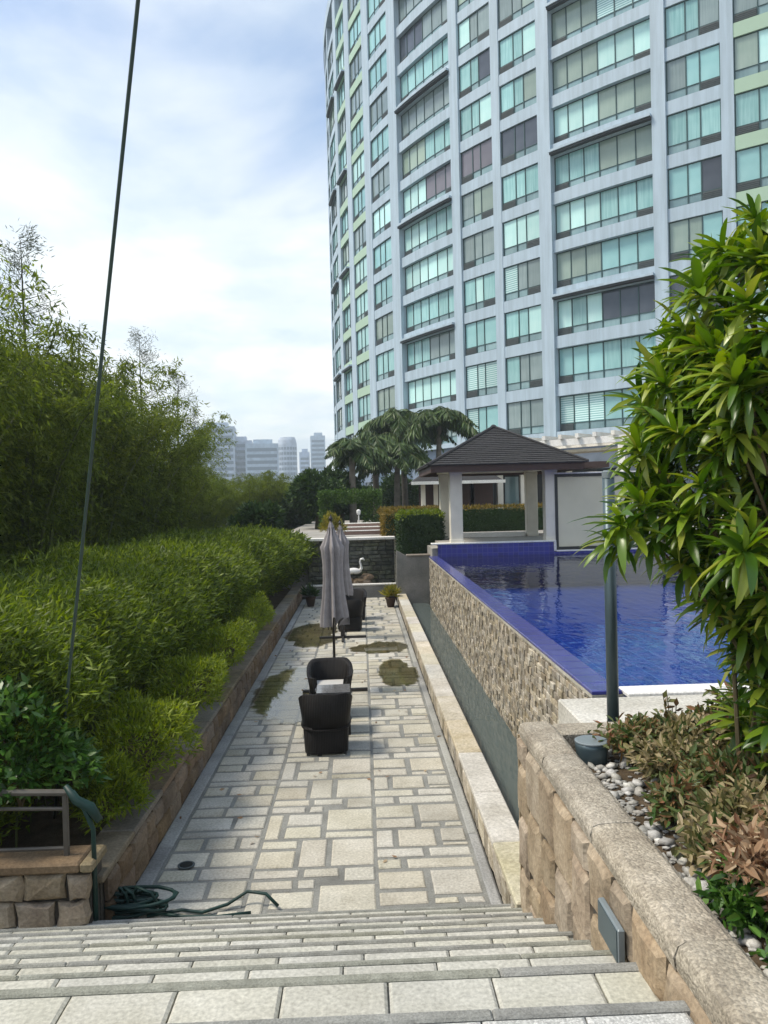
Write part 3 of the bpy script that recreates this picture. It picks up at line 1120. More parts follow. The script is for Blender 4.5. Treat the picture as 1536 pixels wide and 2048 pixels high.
npane = 0
for bi, (s0, s1, pr, rec, grn, ledge) in enumerate(BAYS):
    big = 5 <= bi <= 10
    for k in range(0, NF):
        zt = Z1 + FH * k
        zb = zt - WH
        rw_ = BR - rec
        # spandrel band above the window
        q = MB()
        arc_box(q, s0 + .001, s1 - .001, BR - .53, BR - .012 - (.06 if rec > .3 else 0), zt + .001, zt + FH - WH - .001)
        q.build('spandrel', MAT['facadegreen' if grn else 'facade'], tower)
        if ledge and (k + 1) % 3 == 0:
            q = MB()
            arc_box(q, s0 + .01, s1 - .01, BR - .05, BR + .34, zt + .16, zt + .32)
            q.build('ledge', MAT['facade'], tower)
            q = MB()
            arc_box(q, s0 + .02, s1 - .02, BR - .05, BR + .26, zt + .03, zt + .157)
            q.build('ledge_soffit', MAT['blackmetal'], tower)
        if (bi >= 11 and k > 2) or k > 12:
            if bi >= 11:
                continue
        # window frame = the window object itself
        q = MB()
        fw = .05
        r1, r2 = rw_ - .06, rw_ + .035
        arc_box(q, s0 + .002, s1 - .002, r1, r2, zb + .002, zb + fw)
        arc_box(q, s0 + .002, s1 - .002, r1, r2, zt - fw, zt - .002)
        arc_box(q, s0 + .002, s1 - .002, r1 + .01, r2 - .01, zb + .50, zb + .545)
        tot = sum(pr)
        cuts = [s0]
        for v in pr:
            cuts.append(cuts[-1] + (s1 - s0) * v / tot)
        for ci, c in enumerate(cuts):
            cc = min(max(c, s0 + .035), s1 - .035)
            arc_box(q, cc - .033, cc + .033, r1 - .005, r2 + .005, zb + fw, zt - fw, 1)
        win = q.build('window', MAT['frame'], tower)
        np_ = len(pr)
        i = 0
        mats = []
        while len(mats) < np_:
            mm = rnd.choices(PAN, PW)[0]
            mats += [mm] * (np_ // 2 if np_ == 6 else rnd.choice((1, 2, 3)))
        mats = mats[:np_]
        if bi == 8 and k == 2:
            mats = ['pane_bright', 'pane_teal', 'pane_bright', 'pane_dark', 'pane_dark', 'pane_dark']
        if bi == 9 and k == 2:
            mats = ['pane_dark'] * 3
        if bi == 5 and k == 6:
            mats = ['pane_bright'] * 3 + ['pane_mauve'] * 3
        if bi == 6 and k == 6:
            mats = ['pane_mauve'] * 3
        if big and k < 12 and npane < 300:
            for j in range(np_):
                flat_piece('pane', MAT[mats[j]], win, cuts[j] + .03, cuts[j + 1] - .03, zb + .54, zt - fw + .005, rw_ - .015 - .002)
                npane += 1
        else:
            q = MB()
            arc_box(q, s0 + .03, s1 - .03, rw_ - .03, rw_ - .012, zb + .54, zt - fw + .005)
            q.build('glazing', MAT[mats[0]], win)
        q = MB()
        arc_box(q, s0 + .03, s1 - .03, rw_ - .03, rw_ - .011, zb + fw - .005, zb + .505)
        q.build('lower_glazing', MAT['pane_low'], win)
        jj = 0 if rnd.random() < .55 else np_ - 1
        fl = [jj] if np_ < 6 else [0, np_ - 1] if rnd.random() < .5 else [jj]
        for j in fl:
            q = MB()
            arc_box(q, cuts[j] + .05, cuts[j + 1] - .05, rw_ - .02, rw_ + .05, zb + .06, zb + .48, 1)
            for hh in range(4):
                arc_box(q, cuts[j] + .05, cuts[j + 1] - .05, rw_ + .05, rw_ + .075, zb + .09 + hh * .1, zb + .13 + hh * .1, 1)
            q.build('louvre_vent', MAT['louvre'], win)
# podium storey below
for (a, b, m_) in ((-17, 27.4, 'bluegrey'), (28.4, 43.5, 'bluegrey'), (44.5, 75, 'bluegrey')):
    q = MB()
    arc_box(q, a, b, BR - .5, BR - .42, ZB, Z1 - WH - .35)
    q.build('podium_wall', MAT[m_], tower)
q = MB()
arc_box(q, -17, 75, BR - .3, BR + .06, Z1 - WH - .36, Z1 - WH - .003)
q.build('podium_band', MAT['facade'], tower)
for a in (10, 14.5, 19, 25, 31, 37, 41, 47, 50, 54, 58, 62):
    flat_piece('podium_door', MAT['darkglass'], tower, a, a + 2.2, ZB + .02, ZB + 2.9, BR - .40, .05)
# entrance canopy with open beams, right side
can = empty('entrance_pergola', arc_pt(49, BR + 1.5, 1.9) + TO, 0, 'pale pergola canopy with open beams along the foot of the tower behind the gazebo', 'pergola')
CO = arc_pt(49, BR + 1.5, 1.9) + TO - TO


def shift(mb):
    mb.v = [tuple(Vector(p) - CO) for p in mb.v]
    return mb


q = MB(); arc_box(q, 44.0, 62, BR + 2.6, BR + 2.85, 6.15, 6.55); shift(q).build('edge_beam', MAT['whitecope'], can)
q = MB(); arc_box(q, 44.0, 62, BR + .4, BR + .6, 6.15, 6.5); shift(q).build('rear_beam', MAT['whitecope'], can)
q = MB(); arc_box(q, 44.0, 62, BR + .62, BR + 2.58, 5.75, 5.9); shift(q).build('soffit', MAT['creamstone'], can)
for i in range(17):
    a = 44.3 + i * 1.08
    q = MB(); arc_box(q, a, a + .22, BR + .3, BR + 3.1, 6.56, 6.82, 1); shift(q).build('cross_beam', MAT['whitecope'], can)
for a in (44.6, 50, 55.4, 61):
    q = MB(); arc_box(q, a, a + .4, BR + 2.5, BR + 2.9, 1.9, 6.14, 1); shift(q).build('column', MAT['whitecope'], can)

# ------------------------------------------------------------------ terrace beyond the path, fountain wall
struct(MB().b(-3.2, 60, 26.4, 120, -.1, 1.88).build('terrace', MAT['terrace']))
fw_ = empty('fountain_wall', (-.35, 26.0, 0), 0, 'dark slate fountain wall with pale coping slab at the far end of the path', 'wall')
MB().b(-1.5, 1.42, .06, .38, -.1, 1.83).build('wall_core', MAT['wallcore'], fw_)
for (a, b, z0, z1) in rubble_wall(fw_, 0, -1.5, 1.42, .3, 1.83, None, None, .10, .2, .2, .55):
    face_stone('stone', b - a, z1 - z0, .045, .015, MAT['slate'], fw_, ((a + b) / 2, .05, (z0 + z1) / 2), (0, 0, 0))
MB().b(-1.75, 1.46, -.12, .42, 1.832, 1.92, .012).build('coping', MAT['whitecope'], fw_)
z = .32
while z < 1.8:
    MB().b(1.43, 1.53, -.03, .2, z, z + .1, .01).build('quoin', MAT['creamstone'], fw_)
    z += .115
bs = empty('fountain_basin', (-.35, 25.0, 0), 0, 'low dark grey basin with thin pale rim in front of the slate fountain wall', 'basin')
MB().b(-1.5, 1.4, 0, .12, -.05, .40).build('front_wall', MAT['concrete'], bs)
MB().b(-1.52, 1.42, -.03, .16, .402, .45, .008).build('rim', MAT['whitecope'], bs)
MB().b(-1.5, 1.4, .125, 1.0, -.05, .30).build('basin_floor', MAT['slate'], bs)
rk = empty('rock_mound', (-.35, 25.55, .3), 0, 'brown rock mound under the white swans in the fountain basin', 'rocks')
for k in range(7):
    bm = bmesh.new()
    bmesh.ops.create_icosphere(bm, subdivisions=2, radius=1)
    sx, sy, sz = rnd.uniform(.14, .26), rnd.uniform(.1, .16), rnd.uniform(.10, .2)
    for v in bm.verts:
        v.co = Vector((v.co.x * sx, v.co.y * sy, v.co.z * sz)) * rnd.uniform(.86, 1.1)
    me = bpy.data.meshes.new('rock')
    bm.to_mesh(me)
    bm.free()
    me.materials.append(MAT['brownstone'])
    link('rock', me, rk, (rnd.uniform(-.45, .5), rnd.uniform(-.06, .06), .1 + rnd.uniform(0, .22)))


def swan(mb, sx, ox):
    # body
    n, mm = 12, 9
    vs = []
    for i in range(mm):
        u = i / (mm - 1)
        x = -.22 + .44 * u
        rr = math.sin(PI * min(max(u, .02), .98)) ** .6 * .12
        zc = .14 + .05 * (1 - u) ** 2
        for k in range(n):
            a = 2 * PI * k / n
            vs.append((ox + sx * x, rr * math.cos(a), zc + rr * .85 * math.sin(a)))
    fs = [(i * n + k, i * n + (k + 1) % n, (i + 1) * n + (k + 1) % n, (i + 1) * n + k) for i in range(mm - 1) for k in range(n)]
    mb.add(vs, fs)
    nk = [(.16, 0, .16), (.22, 0, .24), (.20, 0, .36), (.17, 0, .46), (.20, 0, .54), (.27, 0, .55), (.33, 0, .50)]
    mb.tube([(ox + sx * x, y, z) for x, y, z in nk], [.07, .05, .035, .032, .034, .04, .015], 8)


sw_ = MB()
swan(sw_, 1, .06)
swan(sw_, -1, -.06)
tag(sw_.build('swan_statue', MAT['swanwhite'], None, True, (-.32, 25.55, .68)), 'pair of white swan figures with curved necks in front of the dark fountain wall', 'statue')

st = empty('garden_steps', (-.1, 28.9, 1.88), 0, 'short flight of reddish garden steps above the fountain wall', 'steps')
for k in range(3):
    MB().b(-.9, .85, k * .35, 1.2, k * .13, (k + 1) * .13 - .003).build('riser', MAT['pinkstep'], st)
    MB().b(-.93, .88, k * .35 - .04, k * .35 + .35, (k + 1) * .13, (k + 1) * .13 + .03, .006).build('tread', MAT['whitecope'], st)
MB().b(.9, 1.9, -.1, .35, 0, .2).build('side_kerb', MAT['creamstone'], st)

# ------------------------------------------------------------------ gazebo
gz = empty('gazebo', (4.2, 24.0, 1.842), 0, 'open gazebo with dark hipped roof and cream pillars at the far pool end', 'gazebo')
for (x, y) in ((-1.42, -1.4), (1.38, -1.4), (-1.42, 1.4), (1.44, 1.4)):
    pil = MB().box((x, y, 1.06), (.36, .36, 2.12), None, .02).build('pillar', MAT['gazebowhite'], gz)
    MB().box((x, y, .06), (.38, .38, .12), None, .015).build('plinth', MAT['gazebowhite'], pil)
    MB().box((x, y, 2.07), (.38, .38, .1), None, .015).build('capital', MAT['gazebowhite'], pil)
q = MB()
for (x0, x1, y0, y1) in ((-1.66, 1.62, -1.54, -1.26), (-1.66, 1.62, 1.26, 1.54), (-1.62, -1.34, -1.255, 1.255), (1.2, 1.5, -1.255, 1.255)):
    q.b(x0, x1, y0, y1, 2.122, 2.24)
q.build('beam', MAT['gazebowhite'], gz)
EH = 2.2
for nm, (x0, x1, y0, y1) in (('f', (-EH, EH, -EH, -EH + .06)), ('b', (-EH, EH, EH - .06, EH)), ('l', (-EH, -EH + .06, -EH + .061, EH - .061)), ('r', (EH - .06, EH, -EH + .061, EH - .061))):
    MB().b(x0, x1, y0, y1, 2.06, 2.27).build('fascia', MAT['fascia'], gz)
MB().b(-EH + .062, EH - .062, -EH + .062, EH - .062, 2.241, 2.26).build('ceiling', MAT['gazebowhite'], gz)
# shingle courses: overlapping rings of shingles, each course proud of the one above
rf = MB()
apex, ez, NC = 3.50, 2.26, 20
for k in range(NC):
    t0, t1 = k / NC, (k + 1.15) / NC
    for side in range(4):
        rot = Matrix.Rotation(side * PI / 2, 3, 'Z')
        h0, h1 = (EH + .08) * (1 - t0), max(0.0, (EH + .08) * (1 - t1))
        z0, z1 = ez + (apex - ez) * t0, ez + (apex - ez) * min(1, t1)
        nseg = max(1, int(2 * h0 / .28))
        for s in range(nseg):
            a0, a1 = -1 + 2 * s / nseg, -1 + 2 * (s + 1) / nseg
            j = rnd.uniform(0, .012)
            g0 = .006 / max(h0, .1)
            vs = [(a0 * h0 + .006, -h0, z0 + .022 + j), (a1 * h0 - .006, -h0, z0 + .022 + j), (a1 * h1, -h1, z1 + .004), (a0 * h1, -h1, z1 + .004),
                  (a0 * h0 + .006, -h0 + .01, z0 - .004), (a1 * h0 - .006, -h0 + .01, z0 - .004)]
            rf.add([rot @ Vector(p) for p in vs], [(0, 1, 2, 3), (4, 5, 1, 0), (4, 0, 3), (1, 5, 2)])
tag(rf.build('roof_shingles', MAT['roofing'], gz), kind='stuff')
q = MB()
for sx, sy in ((1, 1), (1, -1), (-1, 1), (-1, -1)):
    q.tube([((EH + .08) * sx, (EH + .08) * sy, ez + .03), (0, 0, apex + .03)], .045, 6)
q.build('hip_ridge', MAT['roofing'], gz)
MB().lathe([(.1, 0), (.09, .05), (.03, .09)], (0, 0, apex), 10).build('finial', MAT['roofing'], gz)
MB().b(-1.31, 1.22, 1.30, 1.5, 0.0, .16, .01).build('rear_kerb', MAT['whitecope'], gz)

# ivory panels standing at the right end of the pool
for i, (x0, x1) in enumerate(((5.68, 7.30), (7.36, 8.9))):
    pn = empty('screen_panel', (x0, 22.45, 1.574), 0, ('ivory screen panel in a black frame next to the gazebo pillar' if i == 0 else 'ivory framed screen panel partly hidden behind the leafy shrub'), 'screen', 'ivory screen panels at the pool end')
    wd = x1 - x0
    MB().b(.09, wd - .06, -.02, .02, .09, 2.13).build('panel', MAT['ivory'], pn)
    for nm, a in (('frame', (0, .085, -.05, .05, 0, 2.22)), ('frame', (wd - .055, wd, -.05, .05, 0, 2.22)), ('frame', (.086, wd - .056, -.05, .05, 0, .085)), ('frame', (.086, wd - .056, -.05, .05, 2.135, 2.22))):
        MB().b(*a).build('frame', MAT['blackmetal'], pn)
    MB().b(-.02, wd + .02, -.08, .08, 2.222, 2.26, .008).build('cap', MAT['whitecope'], pn)

# far pavilion with columns
pv = empty('pavilion', (4.4, 36.2, 1.88), 0, 'small far pavilion with tiered roof and a row of cream columns left of the gazebo', 'pavilion')
for k in range(5):
    MB().box((-1.5 + k * .62, -.4 + k * .35, 1.0), (.2, .2, 2.0), None, .02).build('column', MAT['gazebowhite'], pv)
MB().b(-1.6, 2.0, .9, 1.0, 0, 2.0).build('rear_wall', MAT['fascia'], pv)
q = MB()
for hx, hy, z0, hx2, hy2, z1 in ((2.1, 1.7, 2.0, 1.5, 1.1, 2.45), (1.5, 1.1, 2.46, .4, .3, 3.0)):
    q.add([(-hx, -hy, z0), (hx, -hy, z0), (hx, hy, z0), (-hx, hy, z0), (-hx2, -hy2, z1), (hx2, -hy2, z1), (hx2, hy2, z1), (-hx2, hy2, z1)],
          [(3, 2, 1, 0), (4, 5, 6, 7), (0, 1, 5, 4), (1, 2, 6, 5), (2, 3, 7, 6), (3, 0, 4, 7)])
q.build('roof', MAT['roofing'], pv)
MB().b(-2.12, 2.12, -1.72, -1.64, 1.92, 2.06).build('fascia', MAT['whitecope'], pv)
# covered walk behind the gazebo
cwk = empty('covered_walk', (7.2, 38, 1.88), 0, 'dark covered walkway with cream columns seen through the gazebo', 'walkway')
for k in range(6):
    MB().box((-2.6 + k * 1.15, 0, 1.3), (.28, .28, 2.6), None, .02).build('column', MAT['gazebowhite'], cwk)
MB().b(-3.4, 5, -.6, 1.6, 2.61, 2.9).build('roof', MAT['fascia'], cwk)
MB().b(-3.2, 5, 1.4, 1.5, 0, 2.6).build('rear_wall', MAT['blackmetal'], cwk)
for k in range(3):
    MB().b(-2.4 + k * 1.3, -1.7 + k * 1.3, 1.33, 1.39, .6, 2.3).build('window', MAT['pane_low'], cwk)

# ------------------------------------------------------------------ posts, lights in the planting bed
po = empty('lamp_post', (1.80, 5.55, 1.42), 0, 'plain dark grey metal post rising from the planting bed beside the pool', 'post')
MB().tube([(0, 0, 0), (0, 0, 1.88)], [.043, .043], 20).build('pole', MAT['postmetal'], po, True)
MB().lathe([(.045, 1.875), (.045, 1.92), (.03, 1.93)], n=20).build('cap', MAT['lightgrey'], po)
MB().lathe([(.07, 0), (.07, .02), (.05, .03)], n=20).build('base_flange', MAT['postmetal'], po)
ul = empty('bed_light', (1.46, 4.95, 1.44), 0, 'squat grey round light fixture on the pebbles at the foot of the post', 'light fixture')
MB().lathe([(.085, -.02), (.095, .0), (.105, .10), (.105, .13)], n=28).build('body', MAT['postmetal'], ul, True)
MB().lathe([(.108, .131), (.108, .138), (.10, .142), (.0, .142)], n=28).build('lens_cap', MAT['lightgrey'], ul)

# cable
CA, CB = Vector((-2.72, 6.7, .5)), Vector((-1.23, 4.6, 6.14))
dd = (CB - CA)
cpts = [CA + dd * t for t in np.linspace(0, 2.3, 12)]
tag(MB().tube(cpts, .0125, 8).build('guy_cable', MAT['cable'], None, True), 'taut dark cable rising steeply from the hedge across the sky', 'cable')

# ------------------------------------------------------------------ furniture
def make_chair(label):
    root = empty('wicker_armchair', (0, 0, 0), 0, label, 'armchair', 'dark wicker armchairs on the path')
    # local: seat faces -Y, back at +Y
    n = 40

    def plan(a, hw, hd, e=.62):
        c, s = math.cos(a), math.sin(a)
        return (hw * math.copysign(abs(c) ** e, c), hd * math.copysign(abs(s) ** e, s))
    A = [rad(-52) + (rad(232) - rad(-52)) * i / n for i in range(n + 1)]
    # upper shell (back and arms in one sweep)
    vs, fs = [], []
    for a in A:
        back = max(0, math.sin(a))
        top = .60 + .17 * min(1, max(0, (math.sin(a) + .35)) / 1.1) ** .8
        z0 = .36 - .03 * back
        for (hw, z) in ((.30, z0), (.32, (z0 + top) / 2), (.345, top), (.335, top + .012), (.30, top + .008), (.265, top - .02), (.245, z0 + .1), (.24, z0)):
            x, y = plan(a, hw, hw * .98)
            vs.append((x, y, z))
    k = 8
    for i in range(n):
        for j in range(k):
            j2 = (j + 1) % k
            fs.append((i * k + j, (i + 1) * k + j, (i + 1) * k + j2, i * k + j2))
    fs += [tuple(reversed(range(k))), tuple(n * k + j for j in range(k))]
    MB().add(vs, fs).build('backrest', MAT['wicker'], root, True)
    # skirt: lower body to the floor, slightly tapering
    vs, fs = [], []
    n2 = 40
    for i in range(n2):
        a = 2 * PI * i / n2
        for (hw, z) in ((.275, .02), (.285, .2), (.292, .36), (.27, .375), (.1, .38)):
            x, y = plan(a, hw, hw * .98, .45)
            vs.append((x, y, z))
    for i in range(n2):
        i2 = (i + 1) % n2
        for j in range(4):
            fs.append((i * 5 + j, i2 * 5 + j, i2 * 5 + j + 1, i * 5 + j + 1))
    fs.append(tuple(i * 5 + 4 for i in range(n2)))
    MB().add(vs, fs).build('seat_base', MAT['wicker'], root, True)
    rim = MB().tube([(plan(a, .307, .302)[0], plan(a, .307, .302)[1], .355 - .03 * max(0, math.sin(a))) for a in A], .012, 6)
    rim.build('woven_band', MAT['wicker'], root, True)
    MB().box((0, -.03, .43), (.47, .46, .09), None, .03).build('seat_cushion', MAT['cushion'], root)
    for sx in (-1, 1):
        for sy in (-1, 1):
            MB().box((.23 * sx, .22 * sy, .012), (.04, .04, .024)).build('leg', MAT['blackmetal'], root)
    return root


ch = make_chair('nearest dark wicker armchair, turned with its back to the stairs')
ch.location = (-.52, 9.85, 0)
ch.rotation_euler = (0, 0, rad(182))
for (x, y, rz, lb) in ((-.53, 11.45, 3, 'dark wicker armchair with grey cushion facing the stairs just behind the nearest one'),
                       (-.34, 18.85, 176, 'dark wicker armchair behind the closed parasols with its back to the stairs'),
                       (-.25, 20.6, 2, 'farthest dark wicker armchair near the fountain basin')):
    c = copy_tree(ch)
    c.location = (x, y, 0)
    c.rotation_euler = (0, 0, rad(rz))
    c['label'] = lb


def make_table(x, y, lb):
    root = empty('side_table', (x, y, 0), rad(2), lb, 'table', 'small wicker tables between armchairs')
    MB().box((0, 0, .545), (.48, .48, .06), None, .008).build('table_frame', MAT['wicker'], root)
    MB().box((0, 0, .582), (.46, .46, .012), None, .003).build('table_top', MAT['glasstop'], root)
    for sx in (-1, 1):
        for sy in (-1, 1):
            MB().box((.2 * sx, .2 * sy, .257), (.05, .05, .514)).build('leg', MAT['wicker'], root)
    return root


make_table(-.45, 10.62, 'low dark side table with a grey glass top between the two nearest armchairs')
make_table(-.3, 19.75, 'small dark side table between the two far armchairs')


def make_umbrella(loc, lb, hgt, seed, rz):
    r = random.Random(seed)
    root = empty('parasol', loc, rz, lb, 'parasol', 'closed parasols on the path')
    MB().tube([(0, 0, .02), (0, 0, hgt * .5), (0, 0, hgt + .03)], .022, 12).build('pole', MAT['umbrellametal'], root, True)
    MB().box((0, 0, .03), (1.08, .05, .05), None, .006).build('base_bar', MAT['umbrellametal'], root)
    MB().box((0, 0, .031), (.05, 1.08, .046), None, .006).build('base_bar', MAT['umbrellametal'], root)
    MB().lathe([(.05, .056), (.05, .2), (.032, .34)], n=14).build('base_sleeve', MAT['umbrellametal'], root)
    MB().lathe([(.03, 0), (.035, .03), (.012, .07), (.004, .10)], (0, 0, hgt + .02), 10).build('finial', MAT['umbrellametal'], root)
    cr = MB().tube([(-.02, 0, 1.18), (-.07, -.02, 1.2), (-.10, -.02, 1.18)], .018, 8).tube([(-.1, -.02, 1.18), (-.17, -.02, 1.2)], .03, 8)
    cr.build('crank_handle', MAT['umbrellametal'], root, True)
    # folded canopy: eight deep folds, upper vent cap
    n = 96
    k = hgt / 2.86
    rings = [(2.84, .03, .1), (2.66, .085, .25), (2.47, .175, .30), (2.43, .20, .33), (2.36, .185, .34), (2.15, .165, .36), (1.9, .165, .38), (1.6, .185, .40), (1.35, .215, .42), (1.16, .225, .46)]
    ph = [r.uniform(-.5, .5) for _ in range(9)]
    dp = [r.uniform(-.14, .10) for _ in range(9)]
    vs, fs = [], []
    for ri, (z, rr, am) in enumerate(rings):
        for i in range(n):
            a = 2 * PI * i / n
            fi = int(8 * i / n)
            fold = math.cos(8 * a + ph[0] + .35 * math.sin(a + ri * .12 + ph[1]))
            q = 1 + am * fold + .10 * math.sin(3 * a + ph[2] + ri * .15) + .05 * math.sin(17 * a + ph[3] + ri * .2)
            zz = z * k
            if ri == len(rings) - 1:
                zz += dp[fi] * (.5 + .5 * fold) + .05 * fold
            vs.append((rr * .76 * q * math.cos(a), rr * .76 * q * math.sin(a), zz))
    for ri in range(len(rings) - 1):
        for i in range(n):
            i2 = (i + 1) % n
            fs.append((ri * n + i, (ri + 1) * n + i, (ri + 1) * n + i2, ri * n + i2))
    MB().add(vs, fs).build('canopy', MAT['umbrellacloth'], root, True)
    rb = MB()
    for j in range(8):
        a = 2 * PI * (j + .5) / 8
        rb.tube([(.05 * math.cos(a), .05 * math.sin(a), hgt - .1), (.09 * math.cos(a), .09 * math.sin(a), 1.05 * k)], .008, 5)
    rb.build('ribs', MAT['umbrellametal'], root)
    return root


make_umbrella((-.51, 12.78, 0), 'tall closed grey parasol nearest to the armchairs', 2.84, 4, rad(1))
make_umbrella((-.50, 17.75, 0), 'second closed grey parasol farther down the path, half hidden behind the first', 2.62, 8, rad(1))


# ------------------------------------------------------------------ skyline
def skyline(name, lb, x, y, wd, dp, h, rz, seed, round_=False):
    r = random.Random(seed)
    root = empty(name, (x, y, -.1), rz, lb, 'skyscraper', 'hazy towers on the far skyline')
    q = MB()
    if round_:
        n = 20
        prof = [(1.0, 0), (1.0, h * .9), (.93, h * .96), (.8, h)]
        vs = [(wd / 2 * s * math.cos(2 * PI * i / n), dp / 2 * s * math.sin(2 * PI * i / n), z) for s, z in prof for i in range(n)]
        fs = [(j * n + i, j * n + (i + 1) % n, (j + 1) * n + (i + 1) % n, (j + 1) * n + i) for j in range(3) for i in range(n)] + [tuple(3 * n + i for i in range(n))]
        q.add(vs, fs)
    else:
        q.b(-wd / 2, wd / 2, -dp / 2, dp / 2, 0, h)
        q.b(-wd / 4, wd / 3, -dp / 4, dp / 4, h + .01, h + 3)
    q.build('wall', MAT['skyline'], root)
    nf = int(h / 4)
    for k in range(2, nf):
        z = k * 4.0
        if round_:
            n = 20
            b = MB()
            s = 1.006 if z < h * .88 else .95
            for i in range(n):
                a0, a1 = 2 * PI * (i + .1) / n, 2 * PI * (i + .9) / n
                b.add([(wd / 2 * s * math.cos(a), dp / 2 * s * math.sin(a), zz) for a, zz in ((a0, z), (a1, z), (a1, z + 2.2), (a0, z + 2.2))], [(0, 1, 2, 3)])
            if z < h * .88:
                b.build('window_band', MAT['skyglass'], root)
        else:
            b = MB().b(-wd / 2 + 1, wd / 2 - 1, -dp / 2 - .08, -dp / 2 + .3, z, z + 2.1).b(wd / 2 - .3, wd / 2 + .08, -dp / 2 + 1, dp / 2 - 1, z, z + 2.1)
            b.build('window_band', MAT['skyglass'], root)
    return root


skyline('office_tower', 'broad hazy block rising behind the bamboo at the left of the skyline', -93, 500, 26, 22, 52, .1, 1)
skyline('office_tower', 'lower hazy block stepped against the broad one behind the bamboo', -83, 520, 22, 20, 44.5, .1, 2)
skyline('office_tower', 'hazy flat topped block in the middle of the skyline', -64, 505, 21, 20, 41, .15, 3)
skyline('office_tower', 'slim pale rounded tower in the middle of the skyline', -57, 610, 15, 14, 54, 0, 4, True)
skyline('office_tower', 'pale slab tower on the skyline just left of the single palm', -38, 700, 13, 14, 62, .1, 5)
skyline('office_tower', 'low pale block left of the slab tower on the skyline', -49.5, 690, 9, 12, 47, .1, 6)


# ------------------------------------------------------------------ vegetation
def bamboo_mesh(seed, h, ncul, spread, m, nbr=24, nl=13, L=.27, W=.04, droop=.8):
    r = np.random.default_rng(seed)
    P, D = [], []
    cul = MB()
    for c in range(ncul):
        a = r.uniform(0, 2 * PI)
        b0 = np.array([math.cos(a), math.sin(a), 0]) * r.uniform(0, spread * .3)
        out = np.array([math.cos(a), math.sin(a), 0]) * r.uniform(.35, 1.0) * spread
        hh = h * r.uniform(.72, 1.0)
        ts = np.linspace(0, 1, 7)
        pts = [b0 + out * (t ** 2.2) + np.array([0, 0, hh * (t - .16 * t ** 4 * droop)]) for t in ts]
        if c % 2 == 0:
            cul.tube([tuple(p) for p in pts], [.04, .04, .036, .03, .024, .016, .006], 5, False)
        t = r.uniform(.08, 1.0, nbr) ** .75
        base = b0[None] + out[None] * (t[:, None] ** 2.2) + np.stack([np.zeros(nbr), np.zeros(nbr), hh * (t - .16 * t ** 4 * droop)], 1)
        ba = r.uniform(0, 2 * PI, nbr)
        bd = np.stack([np.cos(ba), np.sin(ba), r.uniform(-.35, .35, nbr)], 1)
        bl = r.uniform(.35, 1.15, nbr) * (1.1 - .45 * t)
        s = r.uniform(.1, 1, (nbr, nl))
        pp = base[:, None] + bd[:, None] * (bl[:, None] * s)[..., None] - np.array([0, 0, 1])[None, None] * (s ** 2 * bl[:, None] * .35)[..., None]
        dd_ = bd[:, None] * .6 + r.normal(size=(nbr, nl, 3)) * .55 + np.array([0, 0, -.5])
        P.append(pp.reshape(-1, 3) + r.normal(size=(nbr * nl, 3)) * .05)
        D.append(dd_.reshape(-1, 3))
    P, D = np.concatenate(P), np.concatenate(D)
    k = len(P)
    V = leaf_quads(P, D, r.uniform(.7, 1.25, k) * L, r.uniform(.8, 1.2, k) * W, r)
    return quads_mesh('bamboo_leaves', V, m), cul


def veg(name, lb, cat, loc, me, culm_me, part='crown', part2='culms', sc=1, rz=0, group=None, szz=None):
    root = empty(name, loc, rz, lb, cat, group)
    root.scale = (sc, sc, szz if szz else sc)
    link(part, me, root)
    if culm_me is not None:
        link(part2, culm_me, root)
    return root


BV = []
for s in range(4):
    me, cul = bamboo_mesh(100 + s, 8.0, 34, 2.5, MAT['bambooleaf' if s % 2 else 'bambooleaf2'], 70, 20, .15, .034)
    c = cul.build('culms', MAT['culm'])
    cm = c.data
    bpy.data.objects.remove(c)
    BV.append((me, cm))
rows = []
hts = [(6, 7.9), (9, 7.9), (12, 8.2), (15, 8.6), (18, 9.2), (21, 9.2), (24.5, 8.8), (28, 8.0), (31.5, 7.2), (35, 6.4), (39, 6.1), (43, 5.9), (47, 5.5), (51, 5.1), (55, 4.9), (59, 4.7), (64, 4.6)]
names_ = ['beside the railing end', 'tallest', 'broad']
for i, (y, h) in enumerate(hts):
    x = -8.0 + rnd.uniform(-.4, .4) + (0 if y < 45 else (y - 45) * .06)
    rows.append((x + (.55 if y > 50 else 0) * (y - 50) * .32, y, h, 'front', i))
for i, y in enumerate((8, 13, 18, 23, 28, 33, 38, 43.5, 49, 55)):
    rows.append((-12.2 + rnd.uniform(-.7, .7), y + rnd.uniform(-.6, .6), 9.2 if y < 30 else 8.0 if y < 40 else 6.8, 'rear', i))
for i, (x, y, h) in enumerate(((-5.9, 41, 6.1), (-5.4, 45, 5.8), (-4.9, 49.5, 5.5), (-4.7, 54, 5.3), (-4.6, 60, 5.2))):
    rows.append((x, y, h, 'low', i))
